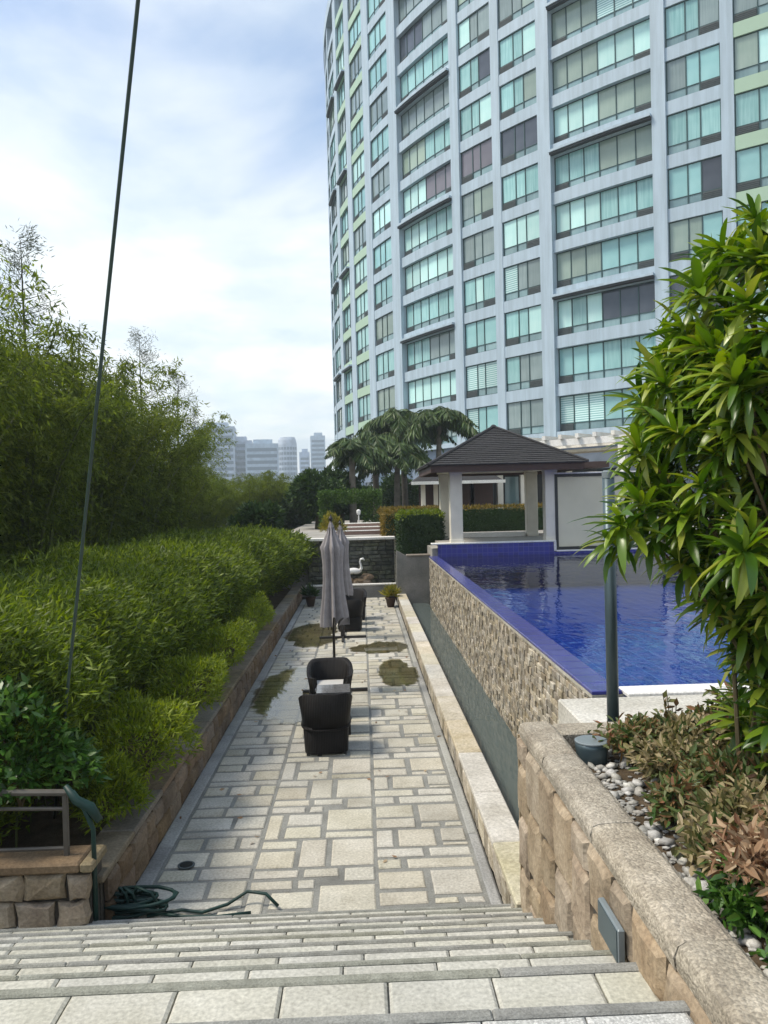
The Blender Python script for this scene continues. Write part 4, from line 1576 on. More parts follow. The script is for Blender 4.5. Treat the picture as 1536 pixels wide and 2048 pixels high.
for i, (x, y, h, row, idx) in enumerate(rows):
    me, cm = BV[i % 4]
    lab = 'dense arching bamboo clump in the hidden rear row behind the left hedge'
    if row == 'low':
        lab = 'low light green bamboo clump ' + ['nearest at the foot of the bamboo slope', 'behind the far end of the left hedge', 'under the flat topped skyline block', 'under the slim rounded skyline tower', 'farthest, next to the dark trees'][idx]
    if row == 'front':
        lab = 'bamboo clump ' + ['behind the railing, mostly outside the left picture edge', 'behind the nearest stretch of hedge, partly outside the left picture edge', 'at the left picture edge, third behind the hedge from the stairs',
                                 'at the left picture edge behind the foot of the cable', 'under the tallest feathery treetop at the far left', 'just left of the cable, tall and dense',
                                 'crossed by the upper part of the cable', 'just right of the cable under the thin feathery treetop', 'halfway down the bamboo slope by the bare feathery treetop', 'right of the bare feathery treetop on the slope',
                                 'under the small pale feathery treetop by the skyline', 'in front of the broad hazy skyline block', 'in front of the stepped hazy skyline block', 'under the gap between two skyline blocks',
                                 'in front of the flat topped skyline block', 'in front of the slim rounded skyline tower', 'lowest and farthest in the bamboo row'][idx]
    o = veg('bamboo_clump', lab, 'bamboo', (x, y, -.1), me, cm, 'leaves', 'culms', h / 8.0 * rnd.uniform(.97, 1.03), rnd.uniform(0, 6.28), 'bamboo clumps in the %s row' % row)
    f = 1.0 + .0
    o.scale = (max(.75, h / 8.0) * rnd.uniform(.95, 1.08), max(.75, h / 8.0), h / 8.0 * rnd.uniform(.96, 1.03))

# thin feathery treetops above the bamboo
def wispy(seed, h, rr):
    r = np.random.default_rng(seed)
    P, D = [], []
    tw = MB()
    tw.tube([(0, 0, 0), (.1, 0, h * .5), (0, .1, h * .98)], [.09, .06, .008], 6, False)
    for k in range(30):
        z = h * (.6 + .4 * k / 30)
        a = r.uniform(0, 6.28)
        l = rr * (1.15 - .95 * (k / 30)) * r.uniform(.5, 1)
        d = np.array([math.cos(a), math.sin(a), .45])
        p0 = np.array([0, 0, z])
        tw.tube([tuple(p0), tuple(p0 + d * l)], [.014, .004], 4, False)
        n = 70
        s = r.uniform(.25, 1.05, n)
        P.append(p0 + d * (l * s)[:, None] + r.normal(size=(n, 3)) * .13)
        D.append(d + r.normal(size=(n, 3)) * .9)
    P, D = np.concatenate(P), np.concatenate(D)
    V = leaf_quads(P, D, .16, .022, r)
    return quads_mesh('wispy_leaves', V, MAT['wispyleaf']), tw


WV = []
for s in range(2):
    me, tw = wispy(40 + s, 10, 1.7)
    c = tw.build('trunk', MAT['twig'])
    cm = c.data
    bpy.data.objects.remove(c)
    WV.append((me, cm))
for i, (x, y, h, lb) in enumerate(((-9.4, 22, 10.9, 'feathery grey treetop standing tallest at the far left above the bamboo'), (-10.2, 21, 10.4, 'sparse grey treetop at the left picture edge above the bamboo'),
                                   (-7.6, 27.5, 9.3, 'thin feathery treetop over the bamboo right of the cable'), (-7.2, 31, 8.6, 'bare looking feathery treetop halfway down the bamboo slope'),
                                   (-8.3, 39, 7.9, 'small pale feathery treetop above the skyline block'))):
    me, cm = WV[i % 2]
    veg('feathery_tree', lb, 'tree', (x, y, 0), me, cm, 'crown', 'trunk', h / 10, i * 1.3, 'feathery treetops above the bamboo')


def oval_leaves(P, D, L, W, rng):
    k = len(P)
    L = np.broadcast_to(L, (k,))[:, None]
    W = np.broadcast_to(W, (k,))[:, None]
    D = unit(D)
    side = unit(np.cross(D, rng.normal(size=(k, 3)) * .6 + np.array([0, 0, 1.0])))
    nn = np.cross(side, D)
    cu = rng.uniform(-.1, .45, (k, 1)) * L
    f = W * rng.uniform(.05, .3, (k, 1))
    pt = lambda s, w: P + D * L * s + side * W * w - nn * cu * s * s + nn * f * abs(w) * 2
    q1 = np.stack([P, pt(.3, -.42), pt(.68, -.40), pt(1, 0)], 1)
    q2 = np.stack([P, pt(1, 0), pt(.68, .40), pt(.3, .42)], 1)
    q = np.empty((2 * k, 4, 3))
    q[0::2], q[1::2] = q1, q2
    return q


def foliage(pts, nrm, L, W, m, rng, spread=.6, up=.25):
    k = len(pts)
    D = nrm + rng.normal(size=(k, 3)) * spread + np.array([0, 0, up])
    return leaf_quads(pts, D, rng.uniform(.7, 1.3, k) * L, rng.uniform(.8, 1.2, k) * W, rng)


# --- bamboo hedge along the left wall
def hedge_surface(r, n, ymin, ymax):
    """points on a lumpy hedge: right face X≈-2.5, top z≈2.2"""
    y = ymin + (ymax - ymin) * r.uniform(0, 1, n) ** 1.6
    u = r.uniform(0, 1, n)
    lump = .09 * np.sin(y * 1.3) + .10 * np.sin(y * 2.9 + 1) + .08 * np.sin(y * 5.1 + 2)
    x_in = .75 * np.clip((y - 20) / 6, 0, 1)
    zt = 2.10 + .10 * np.sin(y * .9 + 1) + .08 * np.sin(y * 2.3) + .05 * np.sin(y * 6.1)
    face = u < .55
    v = u / .55
    x = np.where(face, -3.25 + .68 * np.minimum(1, v / .62) - 1.6 * np.maximum(0, v - .6) ** 1.3 + lump * .6, -3.15 - 2.6 * (u - .55) / .45)
    x = x + x_in
    z = np.where(face, .50 + (zt - .50) * v ** .9, zt + .06 * np.sin(x * 3 + y * 1.7))
    nx = np.where(face, .9, .2)
    nz = np.where(face, .35, .9)
    P = np.stack([x, y, z], 1)
    P += r.normal(size=(n, 3)) * np.array([.10, .1, .07])
    deep = r.uniform(0, 1, n) < .35
    P -= np.stack([nx, 0 * nx, nz], 1) * (deep * r.uniform(.05, .4, n))[:, None]
    return P, np.stack([nx, 0 * nx, nz], 1)


hr = np.random.default_rng(5)
hedge = empty('bamboo_hedge', (-3.4, 15, 0), 0, 'long leafy bamboo hedge behind the left planter wall', 'hedge')
P, Nn = hedge_surface(hr, 140000, 6.3, 26.3)
dist = P[:, 1]
L = .048 + .0052 * dist
V = foliage(P, Nn, L, L * .26, MAT['hedgeleaf'], hr, .7, .1)
me = quads_mesh('foliage', V - np.array([-3.4, 15, 0]), MAT['hedgeleaf'])
link('foliage', me, hedge)
# sprays poking out of the top
sp = []
P2 = np.stack([hr.uniform(-5.6, -3.0, 900), hr.uniform(6.4, 25, 900), 2.1 + .1 * hr.normal(size=900)], 1)
for p in P2:
    n = 9
    s = np.linspace(0, 1, n)
    dr_ = np.array([hr.normal() * .5, hr.normal() * .5, 1.0])
    h_ = hr.uniform(.1, .34)
    q = p + dr_ * (s * h_)[:, None]
    sp.append(foliage(q, np.tile(dr_ * .3, (n, 1)), .12, .02, None, hr, .7, .0))
link('sprays', quads_mesh('sprays', np.concatenate(sp) - np.array([-3.4, 15, 0]), MAT['hedgeleaf']), hedge)
stm = MB()
for k in range(260):
    y = hr.uniform(6.4, 25)
    x = hr.uniform(-3.4, -2.8)
    stm.tube([(x + 3.4, y - 15, .2), (x + 3.4 + hr.normal() * .06, y - 15 + hr.normal() * .1, 1.1), (x + 3.4 + hr.normal() * .12, y - 15 + hr.normal() * .2, 1.95)], [.010, .009, .004], 4, False)
stm.build('stems', MAT['culm'], hedge)
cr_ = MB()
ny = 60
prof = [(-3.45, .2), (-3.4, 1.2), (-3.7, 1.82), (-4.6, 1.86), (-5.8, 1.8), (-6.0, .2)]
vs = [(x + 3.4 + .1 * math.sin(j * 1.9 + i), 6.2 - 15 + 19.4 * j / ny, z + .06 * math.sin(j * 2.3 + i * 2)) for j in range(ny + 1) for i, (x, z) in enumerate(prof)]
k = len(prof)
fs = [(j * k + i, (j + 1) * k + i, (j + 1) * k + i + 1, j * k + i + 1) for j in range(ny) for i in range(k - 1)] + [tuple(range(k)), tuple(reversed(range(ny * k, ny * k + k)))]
cr_.add(vs, fs).build('opaque_core', MAT['boxleaf'], hedge)  # added opaque core: blocks light through the leaves and keeps hollows dark
struct(MB().b(-6.2, -2.28, 5.9, 25.4, -.1, .33).build('planter_soil', MAT['soil']))


def shrub(name, lb, cat, c, rad3, n, L, W, m, seed, group=None, spread=.7, up=.2, stems=10, part='foliage', shell=.55, tuft=0, oval=False):
    r = np.random.default_rng(seed)
    d = unit(r.normal(size=(n, 3)))
    d[:, 2] = np.abs(d[:, 2]) * 1.0 - .15
    d = unit(d)
    k = 1 + .16 * np.sin(d[:, 0] * 5 + seed) + .14 * np.sin(d[:, 1] * 6 + 2 * seed) + .12 * np.sin(d[:, 2] * 7 + seed)
    q = r.uniform(shell, 1.0, n) ** .6 * k
    P = d * q[:, None] * np.array(rad3)
    if tuft:
        ctr = P[r.integers(0, n, n // tuft)]
        P = np.repeat(ctr, tuft, 0)
        d = unit(P / np.array(rad3))
        P = P + r.normal(size=P.shape) * .035
    P[:, 2] = np.maximum(P[:, 2], -rad3[2] * .25)
    root = empty(name, c, 0, lb, cat, group)
    if oval:
        dd2 = d + r.normal(size=P.shape) * spread + np.array([0, 0, up])
        V = oval_leaves(P, dd2, r.uniform(.55, 1.35, len(P)) * L, r.uniform(.75, 1.25, len(P)) * W, r)
    else:
        V = foliage(P, d, L, W, m, r, spread, up)
    f = link(part, quads_mesh(part, V, m), root)
    if stems:
        st_ = MB()
        for i in range(stems):
            a = r.uniform(0, 6.28)
            e = (math.cos(a) * rad3[0] * r.uniform(.3, .8), math.sin(a) * rad3[1] * r.uniform(.3, .8), rad3[2] * r.uniform(.2, .75))
            st_.tube([(0, 0, -rad3[2] * .6), (e[0] * .4, e[1] * .4, e[2] * .3), e], [.012, .009, .004], 5, False)
        st_.build('stems', MAT['stem'], root)
    return root


for i, (x, y, z, rx, ry, rz_, lb) in enumerate((
        (-2.28, 7.8, .74, .44, .85, .46, 'bright yellow green bush spilling over the planter wall nearest the stairs'),
        (-2.26, 9.9, .78, .42, 1.05, .46, 'bright yellow green bush on the planter wall opposite the nearest armchair'),
        (-2.26, 12.4, .80, .42, 1.2, .46, 'bright yellow green bush on the planter wall opposite the second armchair'),
        (-2.28, 15.8, .76, .38, 1.7, .42, 'yellow green bush on the planter wall beside the first parasol'),
        (-2.25, 6.75, .62, .28, .4, .30, 'small low green bush at the planter corner above the hose'))):
    shrub('shrub', lb, 'bush', (x, y, z), (rx, ry, rz_), 5200 if i < 4 else 2600, .085, .018, MAT['brightleaf'], 60 + i, 'yellow green bushes in front of the hedge', .9, .15)
shrub('leafy_shrub', 'fresh green broad leaved shrub behind the railing at the left edge', 'bush', (-2.80, 6.25, 1.10), (.55, .50, .55), 3600, .10, .042, MAT['freshleaf'], 77, None, .8, -.1)

# --- clipped hedges beyond
def box_hedge(name, lb, x0, x1, y0, y1, z0, z1, m, mtop, seed, dens=420, top=.14, L=.09, W=.05):
    r = np.random.default_rng(seed)
    root = empty(name, ((x0 + x1) / 2, (y0 + y1) / 2, z0), 0, lb, 'hedge')
    O = np.array([(x0 + x1) / 2, (y0 + y1) / 2, z0])
    sets = []
    for (ax, fixed, nrm) in ((0, x0, (-1, 0, 0)), (0, x1, (1, 0, 0)), (1, y0, (0, -1, 0)), (2, z1, (0, 0, 1))):
        lo = [x0, y0, z0]
        hi = [x1, y1, z1]
        dims = [hi[i] - lo[i] for i in range(3) if i != ax]
        n = int(dims[0] * dims[1] * dens)
        P = np.stack([r.uniform(lo[i], hi[i], n) for i in range(3)], 1)
        P[:, ax] = fixed + r.normal(size=n) * .035
        sets.append((P, np.tile(np.array(nrm, float), (n, 1))))
    P = np.concatenate([s[0] for s in sets])
    Q = np.concatenate([s[1] for s in sets])
    topm = P[:, 2] > z1 - top + .06 * np.sin(P[:, 0] * 4)
    V = foliage(P, Q, L, W, m, r, .55, .15) - O
    link('foliage', quads_mesh('foliage', V[~topm], m), root)
    if topm.any():
        link('top_growth', quads_mesh('top_growth', V[topm], mtop), root)
    MB().b(x0 - O[0] + .05, x1 - O[0] - .05, y0 - O[1] + .05, y1 - O[1] - .05, 0, z1 - z0 - .06).build('opaque_core', MAT['boxleaf'], root)  # same kind of added opaque core inside the leaf shell
    return root


box_hedge('clipped_hedge', 'square dark green clipped hedge left of the gazebo above the concrete wall', 1.22, 2.55, 24.3, 25.6, 1.3, 2.72, MAT['boxleaf'], MAT['hedgeleaf'], 31, 520)
box_hedge('clipped_hedge', 'low hedge with orange tinted top running left behind the square hedge', .75, 3.4, 30, 31.2, 1.85, 2.78, MAT['boxleaf'], MAT['orangeleaf'], 32, 420, .2)
box_hedge('clipped_hedge', 'long dark hedge with orange top seen through the gazebo', 3.45, 12, 28.8, 29.8, 1.7, 2.78, MAT['boxleaf'], MAT['orangeleaf'], 33, 300, .12)
# narrow orange return facing the path
box_hedge('clipped_hedge', 'bushy orange green hedge end beside the garden steps', .8, 1.3, 26.6, 29.5, 1.85, 2.70, MAT['orangeleaf'], MAT['orangeleaf'], 34, 420, .5)

box_hedge('tall_hedge', 'dark tall hedge closing the garden in front of the tower foot', -3.1, 4.4, 50, 51.2, 1.85, 3.9, MAT['treeleaf'], MAT['treeleaf'], 36, 120, .1, .22, .12)
# arch hedge
ah = empty('arched_hedge', (-.5, 34, 1.88), 0, 'green hedge trained into an arch over the far garden path', 'hedge')
r = np.random.default_rng(8)
P = []
for (x0, x1, z0, z1, n) in ((-1.35, -.75, 0, 1.6, 1500), (.55, 1.4, 0, 1.5, 1500), (-1.4, 1.4, 1.05, 1.65, 2600)):
    P.append(np.stack([r.uniform(x0, x1, n), r.uniform(-.45, .45, n), r.uniform(z0, z1, n) + .12 * np.cos(r.uniform(-1, 1, n))], 1))
P = np.concatenate(P)
link('foliage', quads_mesh('foliage', foliage(P, np.tile([0, -.5, .5], (len(P), 1)), .12, .06, None, r, .9, .1), MAT['archleaf']), ah)
gl_ = empty('garden_lamp', (-.12, 33.4, 1.88), 0, 'small white garden lamp under the hedge arch', 'lamp')
MB().tube([(0, 0, 0), (0, 0, .65)], .03, 8).build('post', MAT['whitecope'], gl_)
MB().lathe([(.06, .66), (.09, .75), (.09, .85), (.03, .9)], n=10).build('lantern', MAT['swanwhite'], gl_)

shrub('yellow_shrub', 'yellow flowering shrub behind the fountain wall coping', 'bush', (-1.05, 27.3, 2.2), (.42, .35, .45), 1500, .14, .03, MAT['yellowleaf'], 90, None, .8, .5)
# potted plants
for i, (x, y, lb, mm) in enumerate(((.80, 22.7, 'potted plant with pale pointed leaves against the basin on the right', 'yellowleaf'), (-1.60, 23.3, 'dark potted plant in the far left corner by the basin', 'treeleaf'))):
    pt = empty('potted_plant', (x, y, 0), 0, lb, 'potted plant', 'pots by the fountain basin')
    MB().lathe([(.10, 0), (.15, .24), (.165, .25), (.165, .29), (.14, .29), (.13, .26)], n=18).build('pot', MAT['pot'], pt, True)
    r = np.random.default_rng(70 + i)
    n = 260
    d = unit(r.normal(size=(n, 3)))
    d[:, 2] = np.abs(d[:, 2]) + .25
    P = d * r.uniform(.02, .2, n)[:, None] * np.array([1, 1, .9]) + np.array([0, 0, .3])
    link('foliage', quads_mesh('foliage', foliage(P, d, .22, .045, None, r, .3, .1), MAT[mm]), pt)

# dark trees beyond the fountain
def tree(lb, loc, h, rr, seed, m='treeleaf', n=9000):
    r = np.random.default_rng(seed)
    root = empty('broadleaf_tree', loc, 0, lb, 'tree', 'dark trees beyond the fountain')
    cs = [np.array([r.uniform(-.6, .6) * rr, r.uniform(-.6, .6) * rr, h * r.uniform(.45, .85)]) for _ in range(9)]
    P, D = [], []
    for c in cs:
        d = unit(r.normal(size=(n // 9, 3)))
        P.append(c + d * r.uniform(.5, 1, (n // 9, 1)) * rr * .55)
        D.append(d)
    P, D = np.concatenate(P), np.concatenate(D)
    P[:, 2] = np.maximum(P[:, 2], .3)
    link('crown', quads_mesh('crown', foliage(P, D, .24, .12, None, r, .7, 0), MAT[m]), root)
    tk = MB().tube([(0, 0, 0), (.05, 0, h * .3), (0, .05, h * .6)], [.16, .12, .06], 8)
    for c in cs[:6]:
        tk.tube([(0, 0, h * .3), tuple(c * np.array([.5, .5, .8])), tuple(c)], [.07, .045, .015], 6)
    tk.build('trunk', MAT['twig'], root)
    return root


tree('dark rounded tree at the end of the bamboo, left of the single palm', (-2.05, 36, 1.8), 2.5, 1.25, 1)
tree('low dark tree tucked behind the arch hedge', (-1.0, 38.5, 1.8), 2.8, 1.4, 2)
tree('dark tree beside the last bamboo clump', (-4.6, 45, -.1), 4.0, 1.6, 3)
tree('small dark tree left of the fountain wall behind the hedge end', (-4.1, 29.5, -.1), 3.2, 1.0, 4)
tree('dark tree in front of the tower foot behind the orange hedge', (2.2, 47, 1.8), 2.6, 1.6, 5)

# palms
def palm(lb, loc, h, fl, nf, seed, dense, droop):
    r = np.random.default_rng(seed)
    root = empty('palm_tree', loc, 0, lb, 'palm', 'palms at the foot of the tower')
    lean = r.uniform(-.15, .15, 2)
    tk = MB()
    pts, rs = [], []
    for i in range(12):
        t = i / 11
        pts.append((lean[0] * t * t, lean[1] * t * t, h * t))
        rs.append((.19 - .06 * t) * (1 + .04 * (i % 2)))
    tk.tube(pts, rs, 10)
    tk.build('trunk', MAT['palmtrunk'], root, True)
    top = np.array([lean[0], lean[1], h])
    for k in range(nf):
        a = 2 * PI * k / nf * 2.4 + r.uniform(-.2, .2)
        el = r.uniform(.15, 1.5)
        d = np.array([math.cos(a), math.sin(a), 0])
        n = 26
        s = np.linspace(0.03, 1, n)
        ln = fl * r.uniform(.8, 1.1)
        cu = top + d[None] * (ln * (s * math.cos(el) + .30 * s ** 2 * droop))[:, None] + np.array([0, 0, 1])[None] * (ln * (s * math.sin(el) - (.45 + .6 * droop) * s ** 2.2))[:, None]
        tg = unit(np.gradient(cu, axis=0))
        sd = unit(np.cross(tg, np.array([0, 0, 1.0])))
        P, D = [], []
        for sgn in (-1, 1):
            for rep in range(dense):
                P.append(cu + r.normal(size=cu.shape) * .03)
                D.append(sd * sgn * .55 + tg * .35 + np.array([0, 0, -.75 * droop - .15]) + r.normal(size=cu.shape) * .18)
        P, D = np.concatenate(P), np.concatenate(D)
        ll = np.tile(np.sin(PI * np.clip(s * .85 + .12, 0, 1)), 2 * dense) * fl * .36
        V = leaf_quads(P, D, ll, .05 + ll * .06, r)
        fr = link('frond', quads_mesh('frond', V, MAT['palmleaf']), root)
        MB().tube([tuple(p) for p in cu[::5]], [.03, .025, .02, .014, .01, .006][:len(cu[::5])], 4, False).build('midrib', MAT['culm'], fr)
    return root


palm('single palm with separate arching fronds at the tower corner', (-.40, 38, 1.85), 3.7, 2.1, 15, 1, 4, .6)
palm('drooping palm second from the left in front of the tower', (.85, 42, 1.85), 4.4, 2.4, 26, 2, 5, .85)
palm('tallest full drooping palm in the middle of the group', (2.5, 43.5, 1.85), 5.6, 2.8, 32, 3, 5, .85)
palm('drooping palm with bright crown next to the gazebo roof', (4.25, 42, 1.85), 5.5, 2.5, 28, 4, 5, .8)
palm('short drooping palm between the two middle palms', (1.9, 40.5, 1.85), 3.7, 2.3, 26, 5, 5, .85)

# ------------------------------------------------------------------ foreground strap-leaved shrub
fr_ = np.random.default_rng(21)


def strap_mesh(name, L, W, curl, fold):
    ss = [0, .14, .4, .7, .9, 1.0]
    ww = [.35, .72, 1.0, .9, .5, .02]
    vs, fs = [], []
    for s, q in zip(ss, ww):
        x = L * (s - .12 * curl * s * s)
        z = -L * curl * s * s * .55
        vs += [(x, -W / 2 * q, z + fold * W * q), (x, 0, z), (x, W / 2 * q, z + fold * W * q)]
    for i in range(len(ss) - 1):
        b = i * 3
        fs += [(b, b + 3, b + 4, b + 1), (b + 1, b + 4, b + 5, b + 2)]
    me = bpy.data.meshes.new(name)
    me.from_pydata(vs, [], fs)
    me.materials.append(MAT['strapleaf'])
    me.polygons.foreach_set('use_smooth', [True] * len(me.polygons))
    me.update()
    return me


STRAP = [strap_mesh('leaf', 1.0, .205, c, f) for c, f in ((.2, .18), (.5, .2), (.9, .15), (1.3, .2))]
sv = [np.array([v.co[:] for v in me.vertices]) for me in STRAP]
sf = [[tuple(p.vertices) for p in me.polygons] for me in STRAP]
DP = Vector((2.35, 4.0, 1.42))
dra = empty('strap_leaf_shrub', DP, 0, 'large glossy green strap leaved shrub filling the right foreground', 'shrub')
# rosette tips: outline of the crown seen from the path, then the volume behind it
ros = []
outline = [(1.86, 3.9, 4.42), (1.76, 3.95, 4.22), (1.98, 3.8, 4.55), (1.68, 4.0, 4.05), (1.70, 3.8, 3.9), (1.58, 4.0, 3.76), (1.52, 4.05, 3.62), (1.56, 3.85, 3.5), (1.46, 4.05, 3.42), (1.46, 4.1, 3.24), (1.43, 3.95, 3.14),
           (1.33, 3.95, 3.02), (1.50, 4.05, 2.96), (1.30, 4.0, 2.92), (1.66, 4.0, 2.82), (1.84, 4.1, 2.74), (1.88, 4.05, 2.6), (1.95, 4.0, 2.48), (2.02, 4.05, 2.32), (2.05, 3.9, 2.16), (2.05, 3.8, 2.0), (2.08, 4.1, 2.4)]
ros += [Vector(p) for p in outline]
while len(ros) < 330:
    z = fr_.uniform(1.95, 4.62)
    xl = np.interp(z, [1.9, 2.4, 2.8, 3.0, 3.5, 3.9, 4.3, 4.7], [2.2, 2.08, 1.84, 1.56, 1.60, 1.72, 1.88, 2.18])
    x = xl + .03 + 1.25 * fr_.uniform(0, 1) ** 1.5
    y = fr_.uniform(3.35, 4.7)
    ros.append(Vector((x, y, z)))
for k in range(75):
    z = fr_.uniform(1.68, 2.7)
    ros.append(Vector((max(np.interp(z, [1.6, 2.4, 2.7], [2.1, 2.05, 1.95]), 0) + fr_.uniform(.02, .9), fr_.uniform(3.45, 4.45), z)))
stm = MB()
placed = 0
JV, JF = [], []
base_n = 0
allleaf = []
for i, p in enumerate(ros):
    hub = Vector((2.75 if p.z < 2.7 else 2.45, 4.15, p.z - .5))
    ax = (p - hub)
    ax.z += .25 + .35 * max(0, p.z - 2.6) * .3
    ax += Vector((fr_.normal() * .2, fr_.normal() * .3, 0))
    if i < len(outline):
        ax += Vector((-.35, -.1, 0))
    ax.normalize()
    a0 = ax.cross(Vector((.1, .2, 1)))
    a0.normalize()
    b0 = ax.cross(a0)
    n = int(fr_.integers(19, 29))
    rs_ = fr_.uniform(.72, 1.22)
    for k in range(n):
        an = k * 2.4 + i
        t = k / n
        spread_ = rad(22 + 72 * (1 - t))
        d = ax * math.cos(spread_) + (a0 * math.cos(an) + b0 * math.sin(an)) * math.sin(spread_)
        d = (d + Vector((0, 0, -.05))).normalized()
        org = p - ax * (.10 * (1 - t))
        Ll = rs_ * fr_.uniform(.13, .235) * (1.15 if i in (11, 13) else 1)
        up = Vector((fr_.normal() * .25, fr_.normal() * .25, 1))
        sd = up.cross(d).normalized()
        upv = d.cross(sd)
        Mx = Matrix(((d.x, sd.x, upv.x), (d.y, sd.y, upv.y), (d.z, sd.z, upv.z)))
        allleaf.append((org, Mx, Ll, int(fr_.integers(0, 4)), org.y - (.45 if i < len(outline) else 0)))
    pts = [tuple(Vector((2.4 + fr_.normal() * .2, 4.05 + fr_.normal() * .12, 1.42)) - DP), tuple((p * .55 + Vector((2.4, 4.05, max(1.5, p.z - .7))) * .45) - DP + Vector((0, 0, -.15))), tuple(p - ax * .1 - DP)]
    if i % 4 == 0:
        stm.tube(pts, [.014, .010, .006], 5, False)
stm.build('stems', MAT['stem'], dra)
allleaf.sort(key=lambda q: q[4])
for idx, (org, Mx, Ll, kind, _) in enumerate(allleaf):
    if idx < 298:
        o = bpy.data.objects.new('leaf', STRAP[kind])
        COL.objects.link(o)
        o.parent = dra
        o.matrix_local = Matrix.Translation(org - DP) @ (Mx @ Matrix.Scale(Ll, 3)).to_4x4()
    else:
        A = np.array(Mx) * Ll
        JV.append(sv[kind] @ A.T + np.array(org - DP))
        JF += [tuple(b + base_n for b in f) for f in sf[kind]]
        base_n += len(sv[kind])
me = bpy.data.meshes.new('leaf_mass')
me.from_pydata(np.concatenate(JV).tolist(), [], JF)
me.materials.append(MAT['strapleaf'])
me.polygons.foreach_set('use_smooth', [True] * len(me.polygons))
me.update()
tag(link('leaf_mass', me, dra), kind='stuff')

# --- low planting in the bed
leafmat('groundmix', (.055, .105, .025), (.24, .20, .085), (.46, .37, .23), .55, .3, .45, 9)
leafmat('groundmix2', (.05, .11, .022), (.15, .17, .06), (.30, .13, .07), .5, .3, .45, 9)
beds = [((1.70, 3.10, 1.60), (.22, .24, .15), 'dryleaf', 'dry brown leaved plant at the right edge above the pebbles'),
        ((2.02, 3.25, 1.66), (.24, .26, .18), 'groundmix', 'withered mixed brown and green plant at the right picture edge'),
        ((1.80, 3.62, 1.58), (.22, .22, .13), 'groundmix', 'low mottled plant in the middle of the planting bed'),
        ((1.62, 3.95, 1.54), (.13, .14, .09), 'groundmix2', 'small mottled sprig among the pebbles below the strap leaved shrub'),
        ((1.95, 4.05, 1.58), (.26, .24, .15), 'groundmix2', 'reddish green plant directly under the strap leaved shrub'),
        ((1.78, 4.45, 1.56), (.20, .18, .12), 'groundmix', 'tan and green plant between the round light and the shrub'),
        ((1.74, 4.90, 1.56), (.20, .18, .12), 'groundmix2', 'red brown plant behind the round bed light'),
        ((2.05, 4.80, 1.58), (.24, .2, .14), 'groundmix', 'olive mottled plant along the back of the bed right of the post'),
        ((2.40, 4.95, 1.62), (.26, .2, .17), 'groundmix2', 'mixed plant at the back of the bed against the pool coping'),
        ((1.52, 2.50, 1.55), (.13, .18, .11), 'freshleaf', 'small green plant at the lower right edge of the bed'),
        ((1.48, 3.02, 1.52), (.08, .13, .07), 'freshleaf', 'tiny green tuft beside the pebbled coping'),
        ((1.72, 2.72, 1.60), (.18, .2, .16), 'dryleaf', 'dry curled plant nearest the camera on the right'),
        ((1.58, 3.42, 1.52), (.12, .12, .07), 'groundmix', 'very low tan sprig on the pebbles in the middle of the bed'),
        ((2.25, 2.9, 1.68), (.22, .25, .2), 'groundmix2', 'red green plant partly cut off by the right picture edge')]
for i, (c, r3, mm, lb) in enumerate(beds):
    n = int(5200 * r3[0] * r3[1] * 4.2 + 130)
    shrub('bed_plant', lb, 'plant', c, r3, n, .066, .031, MAT[mm], 200 + i, 'low plants in the right planting bed', 1.2, .2, 14, 'leaves', .15, 6, True)
# upright reddish twigs against the pool
for i, (x, y) in enumerate(((2.02, 5.05), (2.28, 5.05))):
    root = empty('red_stem_plant', (x, y, 1.44), 0, ('thin stemmed plant with dark leaves standing against the pool beside the post', 'short red tipped plant against the pool edge')[i], 'plant')
    s_ = MB()
    r = np.random.default_rng(300 + i)
    P, D = [], []
    for k in range(6):
        h = r.uniform(.25, .48) * (1 if i == 0 else .7)
        e = np.array([r.normal() * .05, r.normal() * .05, h])
        s_.tube([(0, 0, 0), tuple(e * .5 + np.array([.01, 0, 0])), tuple(e)], [.006, .005, .003], 5, False)
        t = r.uniform(.45, 1, 9)
        P.append(e * t[:, None]); D.append(r.normal(size=(9, 3)) + np.array([0, 0, .3]))
    s_.build('stems', MAT['stem'], root)
    P, D = np.concatenate(P), np.concatenate(D)
    link('leaves', quads_mesh('leaves', leaf_quads(P, D, .07, .035, r), MAT['crotonleaf']), root)

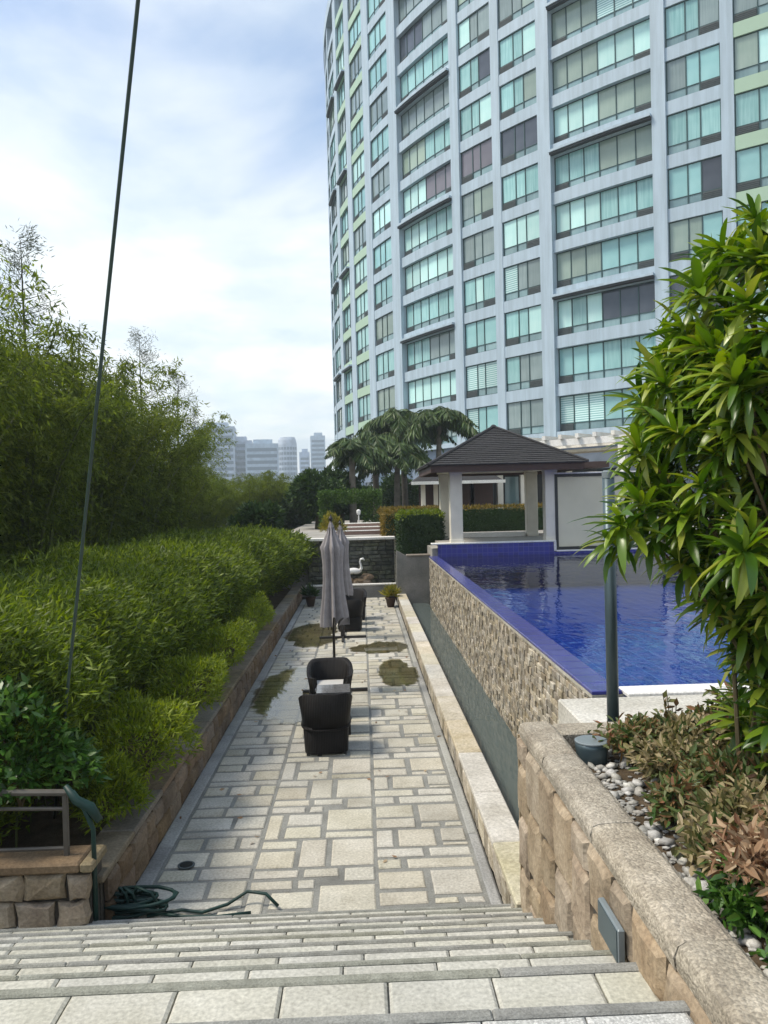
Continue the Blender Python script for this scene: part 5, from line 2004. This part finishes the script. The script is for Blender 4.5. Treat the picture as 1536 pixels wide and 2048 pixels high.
# pebbles
PB = []
for s in range(5):
    bm = bmesh.new()
    bmesh.ops.create_icosphere(bm, subdivisions=1, radius=1)
    for v in bm.verts:
        v.co = Vector((v.co.x * 1.25, v.co.y * .9, v.co.z * .55)) * rnd.uniform(.85, 1.15)
    me = bpy.data.meshes.new('pebble')
    bm.to_mesh(me)
    bm.free()
    me.materials.append(MAT['pebble'])
    me.polygons.foreach_set('use_smooth', [True] * len(me.polygons))
    PB.append(me)
for k in range(200):
    y = fr_.uniform(1.9, 5.1)
    x = 1.32 + abs(fr_.normal()) * .16 + fr_.uniform(0, .12)
    s = fr_.uniform(.014, .046)
    link('pebble', PB[k % 5], bed, (x, y, 1.44 + s * .35), (fr_.normal() * .25, fr_.normal() * .25, fr_.uniform(0, 6.28)), (s, s, s))
gvm = []
gv = MB()
pv0 = [np.array([v.co[:] for v in me.vertices]) for me in PB]
pf0 = [[tuple(p.vertices) for p in me.polygons] for me in PB]
for k in range(1500):
    y = fr_.uniform(1.6, 5.15)
    x = 1.31 + fr_.uniform(0, .9) ** 1.3
    s = fr_.uniform(.008, .018)
    q = pv0[k % 5] * s + np.array([x, y, 1.442 + s * .3])
    gv.add(q.tolist(), pf0[k % 5])
g2 = MAT['pebble'].copy()
tag(gv.build('gravel', g2, bed), kind='stuff')

# fallen leaf litter on the steps' side and path
lt = np.random.default_rng(3)
n = 60
P = np.stack([lt.uniform(-1.9, 1.0, n), lt.uniform(6, 20, n), np.full(n, .012)], 1)
D = np.stack([lt.normal(size=n), lt.normal(size=n), np.zeros(n)], 1)
tag(link('fallen_leaves', quads_mesh('fallen_leaves', leaf_quads(P, D, .07, .03, lt), MAT['dryleaf'])), 'few fallen brown leaves scattered over the paving', 'leaves', None, 'stuff')

# ------------------------------------------------------------------ haze
m = bpy.data.materials.new('hazeair')
m.use_nodes = True
t = m.node_tree
t.nodes.clear()
o_ = N(t, 'ShaderNodeOutputMaterial')
v_ = N(t, 'ShaderNodeVolumePrincipled')
v_.inputs['Color'].default_value = (.80, .92, 1.0, 1)
v_.inputs['Density'].default_value = .0009
v_.inputs['Anisotropy'].default_value = .2
t.links.new(v_.outputs[0], o_.inputs['Volume'])
hz = MB().b(-720, 720, -220, 1180, -1.62, 72).build('haze', m)
hz['kind'] = 'stuff'
